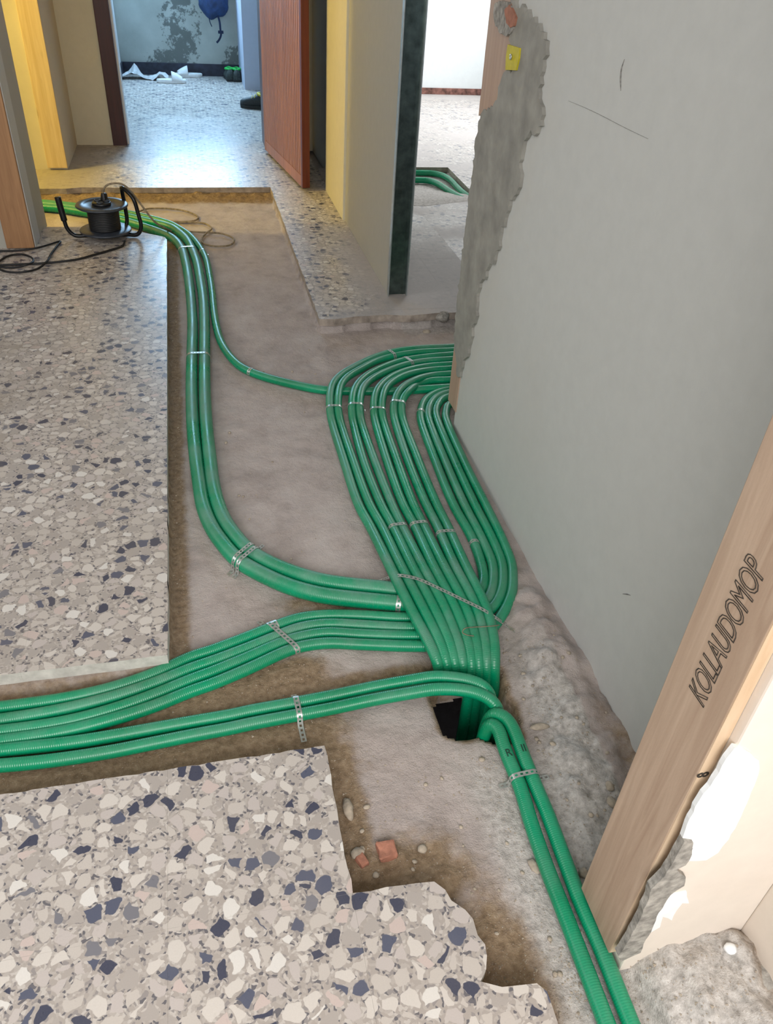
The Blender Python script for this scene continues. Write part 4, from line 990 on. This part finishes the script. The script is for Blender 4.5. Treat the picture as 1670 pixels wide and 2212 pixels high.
def slipper(loc, rot, label):
    t = empty('slipper', loc, label, 'slipper', 'white slippers in the far room'); t.rotation_euler = (0, 0, rot)
    n = 24; prof = []
    for k in range(n):
        a = 2 * math.pi * k / n; x = 0.135 * math.cos(a); w = 0.046 + 0.008 * math.cos(a); prof.append((x, w * math.sin(a) * (abs(math.sin(a)) ** -0.25 if abs(math.sin(a)) > 0.05 else 1)))
    bm = bmesh.new()
    for z0, s in ((0.0, 0.94), (0.008, 1.0), (0.026, 1.0), (0.032, 0.95)):
        for x, y in prof: bm.verts.new((x * s, y * s, z0))
    bm.verts.ensure_lookup_table()
    for i in range(3):
        for k in range(n): bm.faces.new((bm.verts[i*n+k], bm.verts[i*n+(k+1)%n], bm.verts[(i+1)*n+(k+1)%n], bm.verts[(i+1)*n+k]))
    bm.faces.new([bm.verts[k] for k in range(n)][::-1]); bm.faces.new([bm.verts[3*n+k] for k in range(n)])
    link('sole', bm_mesh(bm, smooth=True), M['slipper'], t)
    bm = bmesh.new(); rows = 7; cols = 11; g = []
    for i in range(rows):
        x = 0.005 + 0.095 * i / (rows - 1); hh = 0.075 - 0.045 * (i / (rows - 1)) ** 1.3
        g.append([bm.verts.new((x, 0.052 * math.cos(math.pi * j / (cols - 1)), 0.022 + hh * math.sin(math.pi * j / (cols - 1)))) for j in range(cols)])
    for i in range(rows - 1):
        for j in range(cols - 1): bm.faces.new((g[i][j], g[i][j+1], g[i+1][j+1], g[i+1][j]))
    o = link('band', bm_mesh(bm, smooth=True), M['slipper'], t); md = o.modifiers.new('thick', 'SOLIDIFY'); md.thickness = 0.006
    return t
p = un(371, 179); slipper((p.x, p.y, 0.0), 0.05, 'white slide slipper lying nearer the doorway, heel toward the dark jamb')
p = un(407, 166); slipper((p.x, p.y, 0.0), math.pi + 0.1, 'white slide slipper lying against the dark skirting behind its mate')
def shoe(loc, rot, sc, up, trim, label, grp):
    t = empty('shoe', loc, label, 'shoe', grp); t.rotation_euler = (0, 0, rot); t.scale = (sc,) * 3
    prof = [(-0.14, 0.034, 0.085), (-0.11, 0.037, 0.095), (-0.06, 0.037, 0.088), (-0.01, 0.038, 0.085), (0.04, 0.043, 0.066), (0.09, 0.045, 0.052), (0.125, 0.036, 0.042), (0.14, 0.015, 0.030)]
    def loft(zf0, zf1, wsc, name, mat):
        bm = bmesh.new(); rings = []
        for x, w, h_ in prof:
            ring = []
            for k in range(12):
                a = math.pi * k / 11; ring.append(bm.verts.new((x, w * wsc * math.cos(a), zf0 + (h_ * zf1) * math.sin(a) ** 0.7)))
            rings.append(ring)
        for i in range(len(rings) - 1):
            for k in range(11): bm.faces.new((rings[i][k], rings[i][k+1], rings[i+1][k+1], rings[i+1][k]))
            bm.faces.new((rings[i][11], rings[i][0], rings[i+1][0], rings[i+1][11]))
        bm.faces.new(rings[0][::-1]); bm.faces.new(rings[-1])
        bmesh.ops.recalc_face_normals(bm, faces=bm.faces[:])
        return link(name, bm_mesh(bm, smooth=True), M[mat], t)
    loft(0.018, 1.0, 1.0, 'upper', up)
    bm = bmesh.new(); lo = []; hi = []
    for x, w, h_ in prof: lo.append((x, w * 1.05)); 
    ring = [(x, w) for x, w in lo] + [(x, -w) for x, w in lo[::-1]]
    link('sole', prism_mesh([(x, y, 0.024) for x, y in ring], [(x * 0.98, y * 0.95, 0) for x, y in ring], 'sole'), M['shoe_black'], t)
    cs_ = spline(loc3([(-0.13, 0, 0.102), (-0.10, 0.034, 0.108), (-0.04, 0.034, 0.098), (0.0, 0.0, 0.104), (-0.04, -0.034, 0.098), (-0.10, -0.034, 0.108), (-0.13, 0, 0.102)]), 0.01)
    link('collar', tube_mesh(cs_, 0.010, 8), M[trim], t)
    for i in range(3):
        xx = 0.02 + 0.022 * i; link('lace', tube_mesh(spline(loc3([(xx, 0.028, 0.076 - i * .007), (xx, 0, 0.094 - i * .010), (xx, -0.028, 0.076 - i * .007)]), 0.008), 0.0035, 6), M[trim], t)
    return t
p = un(497, 176); shoe((p.x, p.y + 0.12, 0), math.pi / 2 + 0.05, 1.0, 'shoe_grey', 'shoe_green', 'grey trainer with green collar, open side of the pair, against the far skirting', 'grey and green trainers')
p = un(514, 177); shoe((p.x, p.y + 0.12, 0), math.pi / 2 - 0.05, 1.0, 'shoe_grey', 'shoe_green', 'grey trainer with green collar, next to the white pier', 'grey and green trainers')
p = un(552, 238); shoe((p.x + 0.03, p.y + 0.06, 0), math.pi / 2 + 1.15, 1.1, 'shoe_black', 'shoe_yellow', 'black work shoe with yellow collar beside the ajar wooden door', None)
# crumpled paper
p = un(295, 174)
bm = bmesh.new(); gr = []
for i in range(16):
    row = []
    for j in range(8):
        u, v = i / 15, j / 7; n_ = mnoise.fractal((u * 4, v * 3, 2.2), 1, 2, 3)
        row.append(bm.verts.new((-0.13 + u * 0.42 + 0.01 * n_, v * 0.16 + 0.03 * math.sin(u * 5), max(0.002, 0.022 + 0.035 * n_ + 0.055 * math.exp(-((u - 0.30) / 0.10) ** 2) * (0.4 + v) + 0.02 * math.sin(u * 9)))))
    gr.append(row)
for i in range(15):
    for j in range(7): bm.faces.new((gr[i][j], gr[i+1][j], gr[i+1][j+1], gr[i][j+1]))
for v in bm.verts: v.co += Vector((p.x, p.y + 0.02, 0))
o = link('crumpled_paper', bm_mesh(bm), M['paper']); md = o.modifiers.new('thick', 'SOLIDIFY'); md.thickness = 0.002
tag(o, 'crumpled grey-white paper wrapping beside the slippers', 'paper')

# ------------------------------------------------------------------ rubble
def H(x, y):
    i = int(np.clip(np.searchsorted(ys, y), 0, len(ys) - 1)); j = int(np.clip(np.searchsorted(xs, x), 0, len(xs) - 1)); return float(Z[i, j])
def chunk(seed, sx, sy, sz, sub=2, rough=0.28, blocky=0.0):
    bm = bmesh.new()
    if blocky: 
        bmesh.ops.create_cube(bm, size=1.6); bmesh.ops.bevel(bm, geom=bm.edges[:], offset=0.12, segments=1, affect='EDGES'); bmesh.ops.subdivide_edges(bm, edges=bm.edges[:], cuts=1)
    else: bmesh.ops.create_icosphere(bm, subdivisions=sub, radius=1.0)
    for v in bm.verts:
        n_ = mnoise.fractal((v.co.x * 1.3 + seed * 3.7, v.co.y * 1.3, v.co.z * 1.3), 1, 2, 3); v.co *= 1 + rough * n_
        v.co = Vector((v.co.x * sx, v.co.y * sy, v.co.z * sz))
    return bm_mesh(bm, 'chunk', smooth=not blocky)
def put(name, px, sx, sy, sz, mat, label, cat, group=None, seed=1, rot=0.0, blocky=0.0):
    q = un(px[0], px[1], ZB); z = H(q.x, q.y); q = un(px[0], px[1], z)
    o = link(name, chunk(seed, sx, sy, sz, blocky=blocky), M[mat]); o.location = (q.x, q.y, H(q.x, q.y) + sz * 0.55); o.rotation_euler = (0, 0, rot)
    return tag(o, label, cat, group)
put('brick_fragment', (835,1842), 0.020, 0.020, 0.011, 'brick', 'square orange brick fragment in the soil beside the broken tile corner', 'brick fragment', seed=2, rot=0.05, blocky=1)
put('brick_fragment', (782,1862), 0.010, 0.014, 0.007, 'brick', 'small reddish brick sliver against the terrazzo edge', 'brick fragment', seed=4, rot=0.4, blocky=1)
put('stone', (772,1845), 0.014, 0.011, 0.007, 'stone', 'pale flat stone beside the small reddish brick sliver', 'stone', seed=5)
put('stone', (752,1750), 0.011, 0.024, 0.009, 'stone', 'long brown stone lying along the terrazzo tile edge', 'stone', seed=6)
put('stone', (912,1836), 0.009, 0.009, 0.006, 'stone', 'round cream pebble beside the square orange brick fragment', 'pebble', seed=7)
put('stone', (812,1892), 0.007, 0.006, 0.004, 'stone', 'tiny cream pebble in front of the square orange brick fragment', 'pebble', seed=8)
put('stone', (1165,1572), 0.022, 0.008, 0.006, 'stone', 'long pale stone chip on the concrete beside the hole', 'stone', seed=9, rot=-0.1)
put('stone', (1318,1698), 0.008, 0.012, 0.006, 'stone', 'cream stone chip in the soil against the timber jamb foot', 'stone', seed=10)
put('stone', (1322,1732), 0.010, 0.012, 0.005, 'stone', 'grey stone chip in the soil beside the cream one', 'stone', seed=11)
put('stone', (1260,1888), 0.009, 0.010, 0.008, 'stone', 'rounded pale stone between the conduit pair and the timber jamb', 'stone', seed=12)
put('stone', (1155,1872), 0.010, 0.016, 0.005, 'stone', 'flat pale stone touching the conduit pair on the soil side', 'stone', seed=13, rot=0.3)
put('stone', (957,690), 0.030, 0.026, 0.022, 'mortar', 'rough grey mortar lump by the frame board in the side doorway', 'mortar lump', seed=14)
put('stone', (922,706), 0.018, 0.012, 0.008, 'stone', 'pale mortar crumb beside the rough lump in the side doorway', 'mortar lump', seed=15)
put('stone', (1572,2058), 0.011, 0.009, 0.006, 'filler', 'white plaster crumb on the threshold concrete', 'plaster crumb', seed=16)
rl = tag(link('plaster_heap', chunk(21, 0.030, 0.055, 0.016, 3, 0.45), M['mortar']), 'long crumbly plaster heap where the threshold meets the pier corner', 'rubble')
q = un(1612, 2095, -0.005); rl.location = (q.x + 0.02, q.y - 0.02, 0.0); rl.rotation_euler = (0, 0, 0.5)
# loose pebbles in the trench soil
rnd = random.Random(12); peb = [bpy.data.meshes.new('p')] 
pm = [chunk(30 + i, 1, 1, 0.7, 1, 0.3) for i in range(5)]
for me_ in pm: me_.materials.append(M['stone'])
cnt = 0
zones = [((0.46, 0.76), (0.45, 1.15), 34, 'small loose stone on the broken concrete between conduits and wall', 'loose stones on the concrete'), ((0.17, 0.44), (0.46, 0.92), 14, 'small loose stone in the soil beside the broken tiles', 'loose stones in the soil'), ((-0.10, 0.45), (1.36, 2.9), 14, 'small loose stone on the open trench bed', 'loose stones on the trench bed')]
allS = np.concatenate([S[:, :2] for S, r in TUBES.values()])
for (xa, xb), (ya, yb), n, lab, grp in zones:
    k = 0
    while k < n:
        x, y = rnd.uniform(xa, xb), rnd.uniform(ya, yb)
        if np.min(np.hypot(allS[:, 0] - x, allS[:, 1] - y)) < 0.032: continue
        if any(pip(np.array([x]), np.array([y]), pl)[0] for _, pl, _m in AREAS) or pip(np.array([x]), np.array([y]), HOLE)[0] or np.min(np.hypot(np.array([h_[0] for h_ in HOLE]) - x, np.array([h_[1] for h_ in HOLE]) - y)) < 0.02: continue
        s = rnd.uniform(0.0028, 0.0065)
        o = bpy.data.objects.new('pebble', rnd.choice(pm)); COL.objects.link(o); o.scale = (s * rnd.uniform(.8, 1.5), s, s * .8); o.location = (x, y, H(x, y) + s * 0.3); o.rotation_euler = (0, 0, rnd.uniform(0, 6))
        tag(o, lab, 'pebble', grp); k += 1
# uncountable grit
rnd = random.Random(5); vs = []; fs = []
def grit(x, y, s):
    b = len(vs); z = H(x, y) + s * 0.3
    for dx, dy, dz in ((1,0,0),(-.5,.87,0),(-.5,-.87,0),(0,0,1.1)): vs.append((x + dx * s * rnd.uniform(.7,1.3), y + dy * s * rnd.uniform(.7,1.3), z + dz * s * .8 - s * .3))
    fs.extend([(b,b+1,b+3),(b+1,b+2,b+3),(b+2,b,b+3)])
for (xa, xb), (ya, yb), n in (((0.46, 0.78), (0.42, 1.2), 2200), ((0.16, 0.46), (0.42, 0.95), 900), ((-0.6, 0.16), (0.945, 1.22), 700), ((-0.14, -0.09), (1.25, 4.0), 500), ((-0.1, 0.45), (1.3, 2.9), 500), ((0.36, 0.52), (0.40, 0.50), 500), ((0.57, 0.77), (0.1, 0.44), 700)):
    for _ in range(n):
        x, y = rnd.uniform(xa, xb), rnd.uniform(ya, yb)
        if pip(np.array([x]), np.array([y]), HOLE)[0]: continue
        if H(x, y) > -0.034 and H(x, y) < -0.028 : continue
        grit(x, y, abs(rnd.gauss(0, 0.0011)) + 0.0005)
me_ = bpy.data.meshes.new('grit'); me_.from_pydata(vs, [], fs); me_.update()
g = link('grit', me_, M['stone']); g['kind'] = 'stuff'; g['label'] = 'fine grit and crumbs scattered over the trench soil'; g['category'] = 'grit'

# bulb in the left room (the warm lamp seen only by its light)
lamp = empty('hanging_bulb', (-2.1, 4.45, HC), 'bare bulb hanging from the ceiling of the left room', 'lamp')
link('cord', tube_mesh(spline(loc3([(0, 0, 0), (0, 0, -0.4), (0, 0, -0.83)]), 0.1), 0.004, 6), M['black'], lamp)
link('lamp_holder', lathe_mesh([(0.018, -0.90), (0.020, -0.86), (0.018, -0.82), (0.006, -0.81)], 16), M['black'], lamp)
